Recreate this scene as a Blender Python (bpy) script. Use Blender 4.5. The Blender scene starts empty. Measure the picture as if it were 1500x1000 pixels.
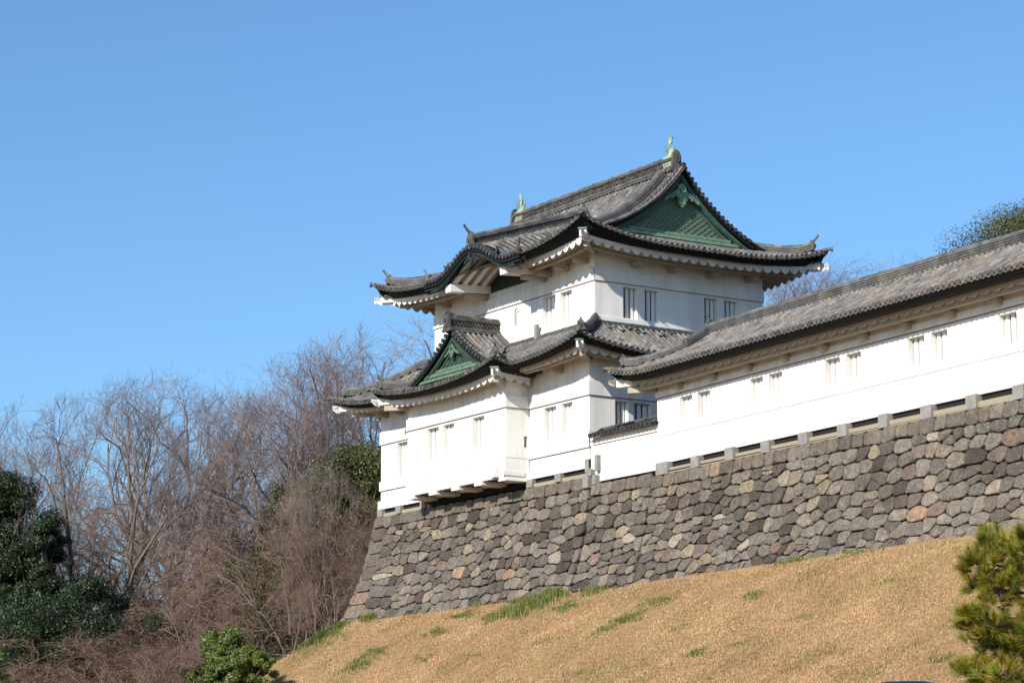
import bpy, math, random
import numpy as np
from math import sin, cos, pi, radians, sqrt, atan, tan, atan2
from mathutils import Matrix, Vector

random.seed(7); rng = np.random.default_rng(7)
scn = bpy.context.scene
# ------------------------------------------------------------------ camera
F = 3700.0; TH = atan(690/3700.0); AZ = radians(147.5)
FW = np.array([cos(AZ)*cos(TH), sin(AZ)*cos(TH), sin(TH)])
RT = np.array([sin(AZ), -cos(AZ), 0.0])
UP = np.cross(RT, FW)
CAM = -(FW + RT*(864-750)/F + UP*(500-684.4)/F)*100.0
cd = bpy.data.cameras.new('camera'); cam = bpy.data.objects.new('camera', cd)
scn.collection.objects.link(cam)
M = Matrix.Identity(4)
for i in range(3):
    M[i][0] = RT[i]; M[i][1] = UP[i]; M[i][2] = -FW[i]; M[i][3] = CAM[i]
cam.matrix_world = M
cd.sensor_width = 36; cd.lens = F/1500*36; cd.clip_start = 0.5; cd.clip_end = 5000
scn.camera = cam
scn.render.resolution_x = 1024; scn.render.resolution_y = 682

# ------------------------------------------------------------------ light
SUN = np.array([0.39, -1.0, 0.63]); SUN /= np.linalg.norm(SUN)
el = math.asin(SUN[2]); rot = atan2(SUN[0], SUN[1])
w = bpy.data.worlds.new('World'); scn.world = w; w.use_nodes = True
nt = w.node_tree; bg = nt.nodes['Background']
sky = nt.nodes.new('ShaderNodeTexSky'); sky.sky_type = 'NISHITA'; sky.sun_disc = False
sky.sun_elevation = el; sky.sun_rotation = rot
sky.air_density = 1.0; sky.dust_density = 0.8; sky.ozone_density = 3.0; sky.altitude = 50
tn = nt.nodes.new('ShaderNodeMix'); tn.data_type = 'RGBA'; tn.blend_type = 'MULTIPLY'; tn.inputs['Factor'].default_value = 1
nt.links.new(sky.outputs[0], tn.inputs['A']); tn.inputs['B'].default_value = (.76, 1.03, 1.22, 1)
nt.links.new(tn.outputs['Result'], bg.inputs[0]); bg.inputs[1].default_value = 0.097
ld = bpy.data.lights.new('sun', 'SUN'); ld.energy = 5.0; ld.angle = radians(0.55); ld.color = (1.0, 0.93, 0.82)
lo = bpy.data.objects.new('sun', ld); scn.collection.objects.link(lo)
lo.rotation_euler = Vector(SUN).to_track_quat('Z', 'Y').to_euler()
scn.view_settings.view_transform = 'Standard'; scn.view_settings.look = 'None'
scn.view_settings.exposure = 0.5; scn.view_settings.gamma = 1.0
scn.cycles.max_bounces = 8

# ------------------------------------------------------------------ helpers
COL = scn.collection

def ray(px, py):
    return FW + RT*(px-750)/F + UP*(500-py)/F
def at_dist(px, py, d):
    """point seen at photo pixel px,py at horizontal distance d from the camera"""
    r = ray(px, py); r = r/np.hypot(r[0], r[1]); return CAM + r*d

class MB:
    def __init__(s):
        s.v = []; s.t = []; s.f = []; s.n = 0
    def add(s, V, faces, tint=None):
        V = np.asarray(V, float).reshape(-1, 3); k = len(V)
        s.v.append(V)
        if tint is None: T = np.full((k, 3), 0.5)
        else:
            T = np.asarray(tint, float)
            if T.ndim == 1: T = np.tile(T, (k, 1))
        s.t.append(T)
        if isinstance(faces, np.ndarray): s.f.append(faces + s.n)
        else:
            by = {}
            for q in faces: by.setdefault(len(q), []).append(q)
            for q in by.values(): s.f.append(np.array(q, int) + s.n)
        s.n += k
    def box(s, x0, x1, y0, y1, z0, z1, tint=None):
        V = [(x, y, z) for x in (x0, x1) for y in (y0, y1) for z in (z0, z1)]
        s.add(V, [(0,1,3,2), (4,6,7,5), (0,4,5,1), (2,3,7,6), (0,2,6,4), (1,5,7,3)], tint)
    def obox(s, c, ax, h, tint=None):
        c = np.array(c, float); a = [np.array(q, float)*k for q, k in zip(ax, h)]
        V = [c+i*a[0]+j*a[1]+k*a[2] for i in (-1, 1) for j in (-1, 1) for k in (-1, 1)]
        s.add(V, [(0,1,3,2), (4,6,7,5), (0,4,5,1), (2,3,7,6), (0,2,6,4), (1,5,7,3)], tint)
    def beam(s, p, q, w, h, upv=(0,0,1), tint=None):
        p = np.array(p, float); q = np.array(q, float); d = q-p; L = np.linalg.norm(d); d /= L
        r = np.cross(d, upv); r /= np.linalg.norm(r); u = np.cross(r, d)
        s.obox((p+q)/2, (d, r, u), (L/2, w/2, h/2), tint)
    def grid(s, P, closed=False, tint=None):
        P = np.asarray(P, float); n, m = P.shape[:2]
        i = np.arange(n-1)[:, None]; mm = m if closed else m-1; j = np.arange(mm)[None, :]
        a = i*m+j; b = i*m+(j+1) % m; c = (i+1)*m+(j+1) % m; d = (i+1)*m+j
        Fq = np.stack([a, b, c, d], -1).reshape(-1, 4)
        T = None
        if tint is not None:
            T = np.asarray(tint, float)
            if T.ndim == 2: T = np.repeat(T[:, None, :], m, 1).reshape(-1, 3)
            elif T.ndim == 3: T = T.reshape(-1, 3)
        s.add(P.reshape(-1, 3), Fq, T)
    def sweep(s, pts, prof, upv=(0,0,1), caps=True, tint=None, scale=None):
        """closed profile [(lat,up)...] swept along pts"""
        pts = np.asarray(pts, float); n = len(pts); prof = np.asarray(prof, float); m = len(prof)
        d = np.gradient(pts, axis=0); d /= np.linalg.norm(d, axis=1)[:, None]
        r = np.cross(d, np.array(upv, float)); r /= np.linalg.norm(r, axis=1)[:, None]; u = np.cross(r, d)
        sc = np.ones(n) if scale is None else np.asarray(scale, float)
        P = pts[:, None, :] + sc[:, None, None]*(prof[None, :, 0, None]*r[:, None, :] + prof[None, :, 1, None]*u[:, None, :])
        s.grid(P, closed=True, tint=None if tint is None else np.tile(np.asarray(tint, float), (n, 1)) if np.ndim(tint) == 1 else tint)
        if caps:
            for k, o in ((0, 1), (n-1, -1)):
                s.add(P[k], [tuple(range(m))[::o]], tint if (tint is not None and np.ndim(tint) == 1) else None)
    def disc(s, c, nrm, r, h, k=10, tint=None, rim=True):
        c = np.array(c, float); nrm = np.array(nrm, float); nrm /= np.linalg.norm(nrm)
        a = np.cross(nrm, (0, 0, 1)); 
        if np.linalg.norm(a) < 1e-3: a = np.array((1., 0, 0))
        a /= np.linalg.norm(a); b = np.cross(a, nrm)
        th = np.arange(k)*2*pi/k
        ring = np.cos(th)[:, None]*a + np.sin(th)[:, None]*b
        V = [c+ring*r, c+nrm*h+ring*r, c+nrm*h+ring*r*.72, c+nrm*(h-.018)+ring*r*.66]
        Fq = []
        for lv in range(3):
            for j in range(k): Fq.append((lv*k+j, lv*k+(j+1) % k, (lv+1)*k+(j+1) % k, (lv+1)*k+j))
        s.add(np.vstack(V), Fq, tint); s.add(V[3], [tuple(range(k))], tint)
    def tube(s, pts, rad, k=6, tint=None, caps=False):
        th = np.arange(k)*2*pi/k; prof = np.stack([np.cos(th), np.sin(th)], 1)
        pts = np.asarray(pts, float); n = len(pts)
        rad = np.full(n, rad) if np.ndim(rad) == 0 else np.asarray(rad)
        d = np.gradient(pts, axis=0); up = (0, 0, 1) if abs(d[:, 2]).max() < .95*np.linalg.norm(d, axis=1).max() else (0.3, 1, 0.1)
        s.sweep(pts, prof, upv=up, caps=caps, tint=tint, scale=rad)
    def build(s, name, mat, parent=None, smooth=False, tag=None):
        me = bpy.data.meshes.new(name)
        if s.v:
            V = np.vstack(s.v); T = np.vstack(s.t)
            me.vertices.add(len(V)); me.vertices.foreach_set('co', V.astype(np.float32).ravel())
            li = np.concatenate([f.ravel() for f in s.f]).astype(np.int32)
            sz = np.concatenate([np.full(len(f), f.shape[1]) for f in s.f]).astype(np.int32)
            st = np.concatenate([[0], np.cumsum(sz)[:-1]]).astype(np.int32)
            me.loops.add(len(li)); me.loops.foreach_set('vertex_index', li)
            me.polygons.add(len(sz)); me.polygons.foreach_set('loop_start', st)
            try: me.polygons.foreach_set('loop_total', sz)
            except Exception: pass
            at = me.color_attributes.new('tint', 'FLOAT_COLOR', 'POINT')
            at.data.foreach_set('color', np.hstack([T, np.ones((len(T), 1))]).astype(np.float32).ravel())
            me.update(calc_edges=True); me.validate()
            me.polygons.foreach_set('use_smooth', np.full(len(me.polygons), smooth)); me.update()
        me.materials.append(mat)
        o = bpy.data.objects.new(name, me); COL.objects.link(o)
        if parent: o.parent = parent
        return o

def tag(o, label=None, cat=None, group=None, kind=None):
    if label: o['label'] = label
    if cat: o['category'] = cat
    if group: o['group'] = group
    if kind: o['kind'] = kind
    return o
def empty(name, loc, rz=0, label=None, cat=None, group=None):
    o = bpy.data.objects.new(name, None); COL.objects.link(o); o.location = Vector(loc); o.rotation_euler = (0, 0, rz)
    o.empty_display_size = .5
    return tag(o, label, cat, group)

# ------------------------------------------------------------------ materials
def mat(name, base, rough=.85, noise=None, tintmix=None, bump=None, spec=.3, coat=None):
    """noise=(scale, colour2, amount[,detail]) ; tintmix: multiply by the 'tint' attribute*2 ; bump=(scale,dist)"""
    m = bpy.data.materials.new(name); m.use_nodes = True
    n = m.node_tree.nodes; l = m.node_tree.links; b = n['Principled BSDF']
    b.inputs['Roughness'].default_value = rough; b.inputs['Specular IOR Level'].default_value = spec
    rgb = n.new('ShaderNodeRGB'); rgb.outputs[0].default_value = (*base, 1); cur = rgb.outputs[0]
    geo = n.new('ShaderNodeNewGeometry')
    for nz in (noise or []):
        t = n.new('ShaderNodeTexNoise'); t.inputs['Scale'].default_value = nz[0]; t.inputs['Detail'].default_value = nz[3] if len(nz) > 3 else 5
        mp = n.new('ShaderNodeMapping'); mp.inputs['Scale'].default_value = nz[4] if len(nz) > 4 else (1, 1, 1)
        l.new(geo.outputs['Position'], mp.inputs[0]); l.new(mp.outputs[0], t.inputs['Vector'])
        r = n.new('ShaderNodeMapRange'); r.inputs['From Min'].default_value = .42; r.inputs['From Max'].default_value = .66
        r.inputs['To Max'].default_value = nz[2]; l.new(t.outputs[0], r.inputs[0])
        mx = n.new('ShaderNodeMix'); mx.data_type = 'RGBA'; l.new(r.outputs[0], mx.inputs['Factor'])
        l.new(cur, mx.inputs['A']); mx.inputs['B'].default_value = (*nz[1], 1); cur = mx.outputs['Result']
    if tintmix:
        a = n.new('ShaderNodeAttribute'); a.attribute_name = 'tint'
        v = n.new('ShaderNodeVectorMath'); v.operation = 'SCALE'; v.inputs['Scale'].default_value = 2.0; l.new(a.outputs['Color'], v.inputs[0])
        mx = n.new('ShaderNodeMix'); mx.data_type = 'RGBA'; mx.blend_type = 'MULTIPLY'; mx.inputs['Factor'].default_value = tintmix
        l.new(cur, mx.inputs['A']); l.new(v.outputs[0], mx.inputs['B']); cur = mx.outputs['Result']
    l.new(cur, b.inputs['Base Color'])
    if bump:
        t = n.new('ShaderNodeTexNoise'); t.inputs['Scale'].default_value = bump[0]; t.inputs['Detail'].default_value = 6
        l.new(geo.outputs['Position'], t.inputs['Vector'])
        bp = n.new('ShaderNodeBump'); bp.inputs['Distance'].default_value = bump[1]; bp.inputs['Strength'].default_value = 1
        l.new(t.outputs[0], bp.inputs['Height']); l.new(bp.outputs[0], b.inputs['Normal'])
    return m

M_PLASTER = mat('white_plaster', (.71, .70, .68), .9, noise=[(1.1, (.61, .595, .565), .5), (.6, (.50, .49, .475), .55, 5, (4, 4, .3))], bump=(14, .004))
M_EAVE = mat('eave_plaster', (.36, .32, .26), .9, noise=[(2.5, (.33, .28, .21), .6), (7, (.25, .21, .16), .25)])  # weathered cream-brown plaster, darkened further to paint the shade under the eaves
M_LINE = mat('rust_brown_groove', (.19, .085, .055), .9)
M_TILE = mat('grey_roof_tile', (.105, .098, .094), .6, noise=[(.9, (.18, .15, .12), .5), (6, (.04, .04, .045), .5), (17, (.34, .33, .31), .4)], tintmix=1, spec=.4)
M_TILE2 = mat('brown_grey_roof_tile', (.145, .128, .116), .65, noise=[(1.1, (.22, .175, .13), .55), (7, (.06, .058, .062), .5), (17, (.34, .32, .30), .38)], tintmix=1, spec=.4)
M_GROUND = mat('dry_grass_soil', (.31, .19, .10), 1, noise=[(.4, (.26, .18, .08), .6), (2.5, (.33, .21, .12), .6), (11, (.18, .115, .055), .6)], bump=(20, .05), spec=.1)
M_TILED = mat('dark_roof_tile', (.055, .055, .06), .6, noise=[(3, (.10, .095, .09), .5), (16, (.04, .04, .045), .4)], tintmix=1, spec=.4)
M_RIDGE = mat('weathered_ridge_tile', (.085, .083, .082), .7, noise=[(2.2, (.18, .17, .15), .5), (9, (.035, .035, .04), .5)], tintmix=1)
M_BLACK = mat('black_eave_board', (.007, .008, .010), .8, spec=.2)
M_GREEN = mat('green_copper', (.045, .105, .082), .7, noise=[(2.5, (.10, .17, .125), .6), (9, (.02, .055, .045), .5)], bump=(20, .004))
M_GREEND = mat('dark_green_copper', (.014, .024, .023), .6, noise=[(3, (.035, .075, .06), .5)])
M_GREENB = mat('deep_green_copper', (.030, .058, .046), .7, noise=[(3, (.055, .095, .07), .6), (11, (.012, .028, .024), .6)], bump=(20, .004))  # darker green copper of the bay gable
M_GREENS = mat('worn_green_copper', (.10, .17, .12), .7, noise=[(4, (.15, .20, .13), .7), (11, (.03, .05, .04), .6)])
M_GREENP = mat('copper_scale_panel', (.13, .185, .135), .75, noise=[(3, (.13, .19, .13), .6), (12, (.05, .09, .07), .5)])
M_GREENL = mat('pale_green_copper', (.15, .24, .17), .7, noise=[(3, (.26, .34, .23), .6), (11, (.07, .15, .12), .5)])
M_BRONZE = mat('verdigris_bronze', (.25, .36, .26), .65, noise=[(4, (.44, .44, .28), .8), (14, (.12, .22, .15), .5)])
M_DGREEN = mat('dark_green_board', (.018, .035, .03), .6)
M_DARK = mat('painted_opening_shade', (.012, .012, .014), .9)  # near-black colour stands in for shade inside windows and underfloor gaps
M_BAR = mat('plaster_window_bar', (.70, .69, .67), .9)
M_WOOD = mat('tan_sill_timber', (.27, .235, .175), .9, noise=[(4, (.30, .24, .17), .6)])
M_BLOCK = mat('grey_granite', (.20, .195, .185), .9, noise=[(3, (.32, .305, .28), .6), (12, (.18, .175, .17), .5)], bump=(25, .006))
M_STONE = mat('wall_stone', (.135, .119, .105), .9, noise=[(1.9, (.08, .074, .07), .6), (4.5, (.26, .225, .185), .5), (13, (.045, .042, .04), .5), (40, (.22, .20, .17), .3)], tintmix=1, bump=(7, .05), spec=.25)
M_SOILW = mat('stone_joint', (.03, .027, .024), 1)
M_IRON = mat('dark_iron', (.03, .03, .03), .6)
M_METAL = mat('pale_drain_pipe', (.5, .5, .48), .6)
# ------------------------------------------------------------------ roof kit
SP = 0.27
def rtint(n, s=.22, warm=.06):
    v = .5*np.clip(rng.normal(1, s, n), .45, 1.75); w_ = rng.normal(0, warm, n)
    return np.stack([v*(1+w_), v, v*(1-w_)], 1)

class Side:
    """one roof slope: eave from O along A (length L), rising inward along B; zs(a,s) = height"""
    def __init__(s, O, A, B, L, zs, smax):
        s.O = np.array((*O, 0.)); s.A = np.array((*A, 0.)); s.B = np.array((*B, 0.)); s.L = L; s.zs = zs; s.smax = smax
    def P(s, a, t, dz=0.):
        a = np.asarray(a, float); t = np.asarray(t, float); a, t = np.broadcast_arrays(a, t)
        p = s.O + a[..., None]*s.A + t[..., None]*s.B; p = p.copy(); p[..., 2] = s.zs(a, t) + dz; return p

def roll(mb, pts, lat, r=.078, tint=None):
    """round cover tiles along pts (one tile between two points)"""
    n = len(pts)-1
    if n < 1: return
    d = np.diff(pts, axis=0); up = np.cross(lat, d); up *= np.where(up[:, 2] < 0, -1, 1)[:, None]; up /= np.linalg.norm(up, axis=1)[:, None]
    th = np.linspace(-.25, pi+.25, 7)
    prof = np.stack([np.cos(th), np.sin(th)], 1)
    T = rtint(n) if tint is None else tint
    R = np.empty((2*n, 3)); U = np.empty((2*n, 3)); C = np.empty((2*n, 3)); S = np.empty(2*n)
    C[0::2] = pts[:-1]; C[1::2] = pts[1:]; U[0::2] = up; U[1::2] = up
    S[0::2] = r*1.07*(1+rng.normal(0, .03, n)); S[1::2] = r*.93
    P = C[:, None, :] + S[:, None, None]*(prof[None, :, 0, None]*np.asarray(lat)[None, None, :] + prof[None, :, 1, None]*U[:, None, :])
    mb.grid(P, tint=np.repeat(T, 2, 0))

def runs(mask):
    out = []; i = 0; n = len(mask)
    while i < n:
        if mask[i]:
            j = i
            while j+1 < n and mask[j+1]: j += 1
            out.append((i, j)); i = j+1
        else: i += 1
    return out

def slope_tiles(mb, S, clip=None, a0=None, a1=None, discs=True, sp=SP, s0=0.0, step=.30, dark=False):
    n = int(round(((S.L if a1 is None else a1)-(a0 or 0))/sp)); A0 = (a0 or 0)
    for i in range(n):
        a = A0 + (i+.5)*sp; sm = S.smax(a)
        if sm - s0 < .12: continue
        k = max(1, int(math.ceil((sm-s0)/step))); ss = s0 + np.minimum(np.arange(k+1)*step, sm-s0)
        p = S.P(a, ss); q = p.copy(); q[:, 2] += .025
        q += S.A*rng.normal(0, .008)
        keep = np.ones(k+1, bool) if clip is None else p[:, 2] > clip(p[:, 0], p[:, 1]) - .03
        for i0, i1 in runs(keep):
            if i1 > i0: roll(mb, q[i0:i1+1], S.A, tint=rtint(i1-i0)*(.7 if dark else 1))
        if discs and keep[0]:
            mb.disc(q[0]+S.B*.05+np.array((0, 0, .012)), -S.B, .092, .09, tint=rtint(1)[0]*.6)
        # pan tiles, tint cut to paint the shade between cover tiles
        sm2 = max(S.smax(a-sp/2+.001), S.smax(a+sp/2-.001), sm) if sm > 1 else sm
        k2 = max(1, int(math.ceil((sm2-s0)/.15))); s2 = s0 + np.minimum(np.arange(k2+1)*.15, sm2-s0)
        rows = []; 
        for j in range(k2):
            for sv, dz in ((s2[j], .0), (s2[j+1], -.03)):
                rows.append([S.P(a+da, sv)+np.array((0, 0, dz-(.045 if abs(da) < .01 or abs(da-sp/2) < .01 else 0))) for da in (0, sp/4, sp/2, 3*sp/4, sp)] if False else
                            [S.P(a+da, sv)+np.array((0, 0, dz+zz)) for da, zz in ((0, 0), (sp/4, -.045), (sp/2, -.065), (sp*.75, -.045), (sp, 0))])
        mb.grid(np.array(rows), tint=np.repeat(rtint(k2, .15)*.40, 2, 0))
        if discs and keep[0]:   # drip tile under the pan
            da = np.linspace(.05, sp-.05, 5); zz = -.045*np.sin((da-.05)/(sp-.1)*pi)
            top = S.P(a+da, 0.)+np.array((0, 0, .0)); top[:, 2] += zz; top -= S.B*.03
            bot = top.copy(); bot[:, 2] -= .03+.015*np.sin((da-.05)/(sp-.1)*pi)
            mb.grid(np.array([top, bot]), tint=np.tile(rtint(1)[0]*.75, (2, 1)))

FS = .58
def eave_trim(S, mbs, zp, over, a0, a1, wallz=None, soff=.25, lob=.48, cf=None, hb=.33, amp=.20):
    """black boards, white fascia, rounded plastered rafters under the eave. zp(a) = lowest plaster edge"""
    black, white, soft = mbs
    n = max(4, int((a1-a0)/.25)); a = np.linspace(a0, a1, n)
    z = lambda aa: S.zs(aa, 0*aa)
    def strip(mb, s1, z1, s2, z2, aa=a, tint=None):
        p = S.P(aa, s1); p[:, 2] = z1; q = S.P(aa, s2); q[:, 2] = z2
        mb.grid(np.array([p, q]), tint=None)
    zt = z(a); zb = zp(a)
    wt = zb + hb
    strip(black, .0, zt-.03, .10, zt-.10); strip(black, .10, zt-.10, .30, zt-.21)
    strip(black, .30, zt-.21, FS-.02, wt-.01); strip(black, FS-.02, wt-.01, FS+.1, wt-.01)
    cq = np.minimum(a, S.L-a) if cf is None else cf(a)
    def fst(s1, z1, s2, z2):
        p = S.P(a, np.minimum(s1, np.maximum(cq, .0)+.0)); p[:, 2] = z1; q = S.P(a, np.minimum(s2, np.maximum(cq, 0))); q[:, 2] = z2
        white.grid(np.array([p, q]))
    fst(FS, wt, FS, zb+amp-.03); fst(FS, wt, FS+.25, wt)
    # rafters
    m = int((a1-a0)/lob*10)+1; aa = np.linspace(a0, a1, m); bump_ = np.abs(np.sin(pi*(aa-a0)/lob))**.8
    zb2 = zp(aa); up0 = zb2+amp; low = up0 - amp*bump_
    cc0 = np.minimum(aa, S.L-aa) if cf is None else cf(aa)
    pA = S.P(aa, np.minimum(FS+.02, cc0)); pA[:, 2] = up0+.02; pB = pA.copy(); pB[:, 2] = low; white.grid(np.array([pA, pB]))
    rows = []
    for s_ in np.linspace(FS+.02, over+.02, 6):
        cc = np.minimum(aa, S.L-aa) if cf is None else cf(aa); se = np.minimum(s_, cc)
        p = S.P(aa, se); p[:, 2] = low + soff*(se-FS)
        # keep hips tidy
        rows.append(p)
    soft.grid(np.array(rows))

def ridge_prof(w, h, n=4, cap=None):
    L_ = [(-w, 0)]; dz = (h)/n
    for i in range(n):
        z0 = i*dz; L_ += [(-w, z0), (-w, z0+dz*.72), (-w+.025, z0+dz*.72), (-w+.025, z0+dz)]
    r = cap or w*.62
    pts = L_[1:] + [(-r, h)] + [(-r*cos(t), h+r*.9*sin(t)) for t in np.linspace(.3, pi/2, 3)]
    right = [(-x, y) for x, y in pts[::-1]][1:]
    return [(x, y) for x, y in pts+right]

def ridge(mb, pts, w=.16, h=.28, n=4, cap=None, tint=None):
    pts = np.asarray(pts, float)
    d = np.linalg.norm(np.diff(pts, axis=0), axis=1); cum = np.r_[0, np.cumsum(d)]
    k = max(2, int(cum[-1]/.35)+1); t = np.linspace(0, cum[-1], k)
    q = np.stack([np.interp(t, cum, pts[:, i]) for i in range(3)], 1)
    q[:, 2] += rng.normal(0, .006, k)
    T = rtint(k, .16)
    mb.sweep(q, ridge_prof(w, h, n, cap), tint=T)
    # round cap tiles with joints
    th = cap or w*.62
    cap_pts = q.copy(); cap_pts[:, 2] += h+.01
    dd = np.gradient(q, axis=0)[0]; lat = np.cross(dd, (0, 0, 1)); lat /= np.linalg.norm(lat)
    roll(mb, cap_pts, lat, r=th*1.06, tint=rtint(k-1)*1.1)
    return q

def lattice(mb, p, q, z0, h, off, sp=.15, tint=.5):
    """rows of half-round tiles set in the side of a ridge"""
    p = np.array(p, float); q = np.array(q, float); d = q-p; L = np.linalg.norm(d); d /= L
    lat = np.array((d[1], -d[0], 0.)); lat /= np.linalg.norm(lat)
    rows = 3; dz = h/rows
    for sgn in (1, -1):
        for r in range(rows):
            for k in range(int(L/sp)):
                c = p + d*((k+.5+(r % 2)*.5)*sp) + lat*off*sgn; c[2] += z0+dz*(r+.45)
                t_ = np.linspace(0, pi, 5); V = []
                for rad, o_ in ((.5*sp, .035), (.5*sp-.03, .035), (.5*sp-.03, -.03)):
                    V += [c + d*cos(x)*rad + np.array((0, 0, 1))*sin(x)*rad*dz/sp*1.9 - np.array((0,0,dz*.45)) + lat*sgn*o_ for x in t_]
                Fq = [(l*5+j, l*5+j+1, (l+1)*5+j+1, (l+1)*5+j) for l in range(2) for j in range(4)]
                mb.add(V, Fq, rtint(1)[0]*1.15)

def plate(mb, outline, o, R, U, N, th, tint=None):
    o = np.array(o, float); R = np.array(R, float); U = np.array(U, float); N = np.array(N, float)
    k = len(outline); f = [o+R*x+U*y+N*th/2 for x, y in outline]; b = [o+R*x+U*y-N*th/2 for x, y in outline]
    Fs = [tuple(range(k)), tuple(range(2*k-1, k-1, -1))] + [(i, (i+1) % k, k+(i+1) % k, k+i)[::-1] for i in range(k)]
    mb.add(f+b, Fs, tint)

def oni(mb, c, N, w=.5, h=.6, hook=True, hooks=.5):
    """ridge-end ornament tile facing N at base centre c"""
    N = np.array(N, float); N /= np.linalg.norm(N); Nh = np.array((N[0], N[1], 0.)); Nh /= np.linalg.norm(Nh)
    R = np.array((-Nh[1], Nh[0], 0.)); U = np.array((0, 0, 1.))
    ol = [(-.62, 0), (-.55, .12), (-.42, .16), (-.36, .5)] + [(-.36*cos(t), .62+.38*sin(t)) for t in np.linspace(.2, pi-.2, 7)] + [(.36, .5), (.42, .16), (.55, .12), (.62, 0)]
    c = np.array(c, float)
    plate(mb, [(x*w, y*h) for x, y in ol], c, R, U, Nh, .12, rtint(1)[0]*.9)
    ol2 = [(.27*cos(t), .52+.33*sin(t)) for t in np.linspace(0, 2*pi, 12)[:-1]]
    plate(mb, [(x*w, y*h) for x, y in ol2], c+Nh*.08, R, U, Nh, .05, rtint(1)[0]*1.1)
    mb.disc(c+Nh*.1+U*.52*h, Nh, .16*w, .05, 8, rtint(1)[0]*.6)
    if hook:
        t = np.linspace(0, 1, 6); P = [c + U*(h*.95) + Nh*(-.1+.55*hooks*x) + U*(.42*hooks*x*x) for x in t]
        mb.tube(P, np.linspace(.075, .045, 6)*(.6+.6*hooks), 8, rtint(1)[0], caps=True)
        mb.disc(P[-1], (P[-1]-P[-2]), .062*(.6+.6*hooks), .03, 8, rtint(1)[0])

def verge(mb, G, R, N, zv, d0, d1, dz=.05, ln=.62, out=0., inner=True):
    """short cover tiles lying across a gable edge with round ends facing N"""
    G = np.array(G, float); R = np.array(R, float); N = np.array(N, float)
    d = np.linspace(d0, d1, 400); z = zv(d); arc = np.r_[0, np.cumsum(np.hypot(np.diff(d), np.diff(z)))]
    for t in np.arange(SP/2, arc[-1], SP):
        dd = np.interp(t, arc, d); c = G + R*dd; c = c + np.array((0, 0, float(zv(np.array([dd]))[0])+dz))
        sl = (zv(np.array([dd+.05]))[0]-zv(np.array([dd-.05]))[0])/.1
        lat = R + np.array((0, 0, sl)); lat /= np.linalg.norm(lat)
        k = 3; pts = np.array([c + N*(out-ln*j/k) + np.array((0, 0, .01*j)) for j in range(k)])
        roll(mb, pts, lat, r=.082, tint=rtint(k-1)*.9)
        mb.disc(c+N*(out-.05)+np.array((0, 0, .01)), N, .094, .09, 10, rtint(1)[0]*.75)

def curve_board(mb, G, R, N, zf, d0, d1, top, bot, off, th, n=40):
    """board following height curve zf(d), from zf-top down to zf-bot, centred off outwards"""
    G = np.array(G, float); R = np.array(R, float); N = np.array(N, float); d = np.linspace(d0, d1, n)
    top = top(d) if callable(top) else top; bot = bot(d) if callable(bot) else bot
    z = zf(d); b = G[None, :] + d[:, None]*R[None, :]
    def ln(zz, o): p = b + N*o; p = p.copy(); p[:, 2] = zz; return p
    P = np.stack([ln(z-top, off-th/2), ln(z-top, off+th/2), ln(z-bot, off+th/2), ln(z-bot, off-th/2)], 1)
    mb.grid(P, closed=True)

def pendant(mb, c, R, U, N, s=1.0):
    """carved gable pendant: drop with scrolled wings"""
    ol = [(0, -.62), (.13, -.5), (.2, -.35), (.14, -.24), (.26, -.16), (.42, -.2), (.5, -.3), (.62, -.27), (.78, -.38), (.95, -.42),
          (.8, -.24), (.62, -.12), (.45, -.02), (.3, .08), (.2, .2), (.16, .34), (0, .42)]
    ol = ol + [(-x, y) for x, y in ol[::-1] if x > 0]
    plate(mb, [(x*s, y*s) for x, y in ol], c, R, U, N, .09*s)
    c = np.array(c, float); R = np.array(R, float); U = np.array(U, float); N = np.array(N, float)
    mb.disc(c+U*.12*s+N*.04, N, .12*s, .12*s, 10)
    for sg in (-1, 1):
        for x, y, r in ((.17, -.3, .09), (.36, -.12, .1), (.58, -.22, .08), (.1, -.46, .07)):
            th = np.linspace(0, 5.0, 9); P = [c + R*sg*(x*s+cos(t)*r*s*(1-t/9)) + U*(y*s+sin(t)*r*s*(1-t/9)) + N*.06*s for t in th]
            mb.tube(P, .022*s, 5)

def wall_face(mb, O, A, N, a0, a1, z0, z1, holes, depth=.30):
    """wall sheet with real openings and reveals. holes = [(a,b,z0,z1)]"""
    O = np.array(O, float); A = np.array(A, float); N = np.array(N, float)
    xs = sorted({a0, a1} | {h[0] for h in holes} | {h[1] for h in holes}); zs = sorted({z0, z1} | {h[2] for h in holes} | {h[3] for h in holes})
    def p(a, z, o=0): q = O+A*a+N*o; return (q[0], q[1], z)
    for i in range(len(xs)-1):
        for j in range(len(zs)-1):
            cx, cz = (xs[i]+xs[i+1])/2, (zs[j]+zs[j+1])/2
            if any(h[0] < cx < h[1] and h[2] < cz < h[3] for h in holes): continue
            mb.add([p(xs[i], zs[j]), p(xs[i+1], zs[j]), p(xs[i+1], zs[j+1]), p(xs[i], zs[j+1])], [(0, 1, 2, 3)])
    for h in holes:
        a, b, c, d = h
        D = -(depth+.3)
        for q in ([(a, c, 0), (a, d, 0), (a, d, D), (a, c, D)], [(b, c, 0), (b, c, D), (b, d, D), (b, d, 0)],
                  [(a, c, 0), (a, c, D), (b, c, D), (b, c, 0)], [(a, d, 0), (b, d, 0), (b, d, D), (a, d, D)]):
            mb.add([p(*w_) for w_ in q], [(0, 1, 2, 3)])

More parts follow.
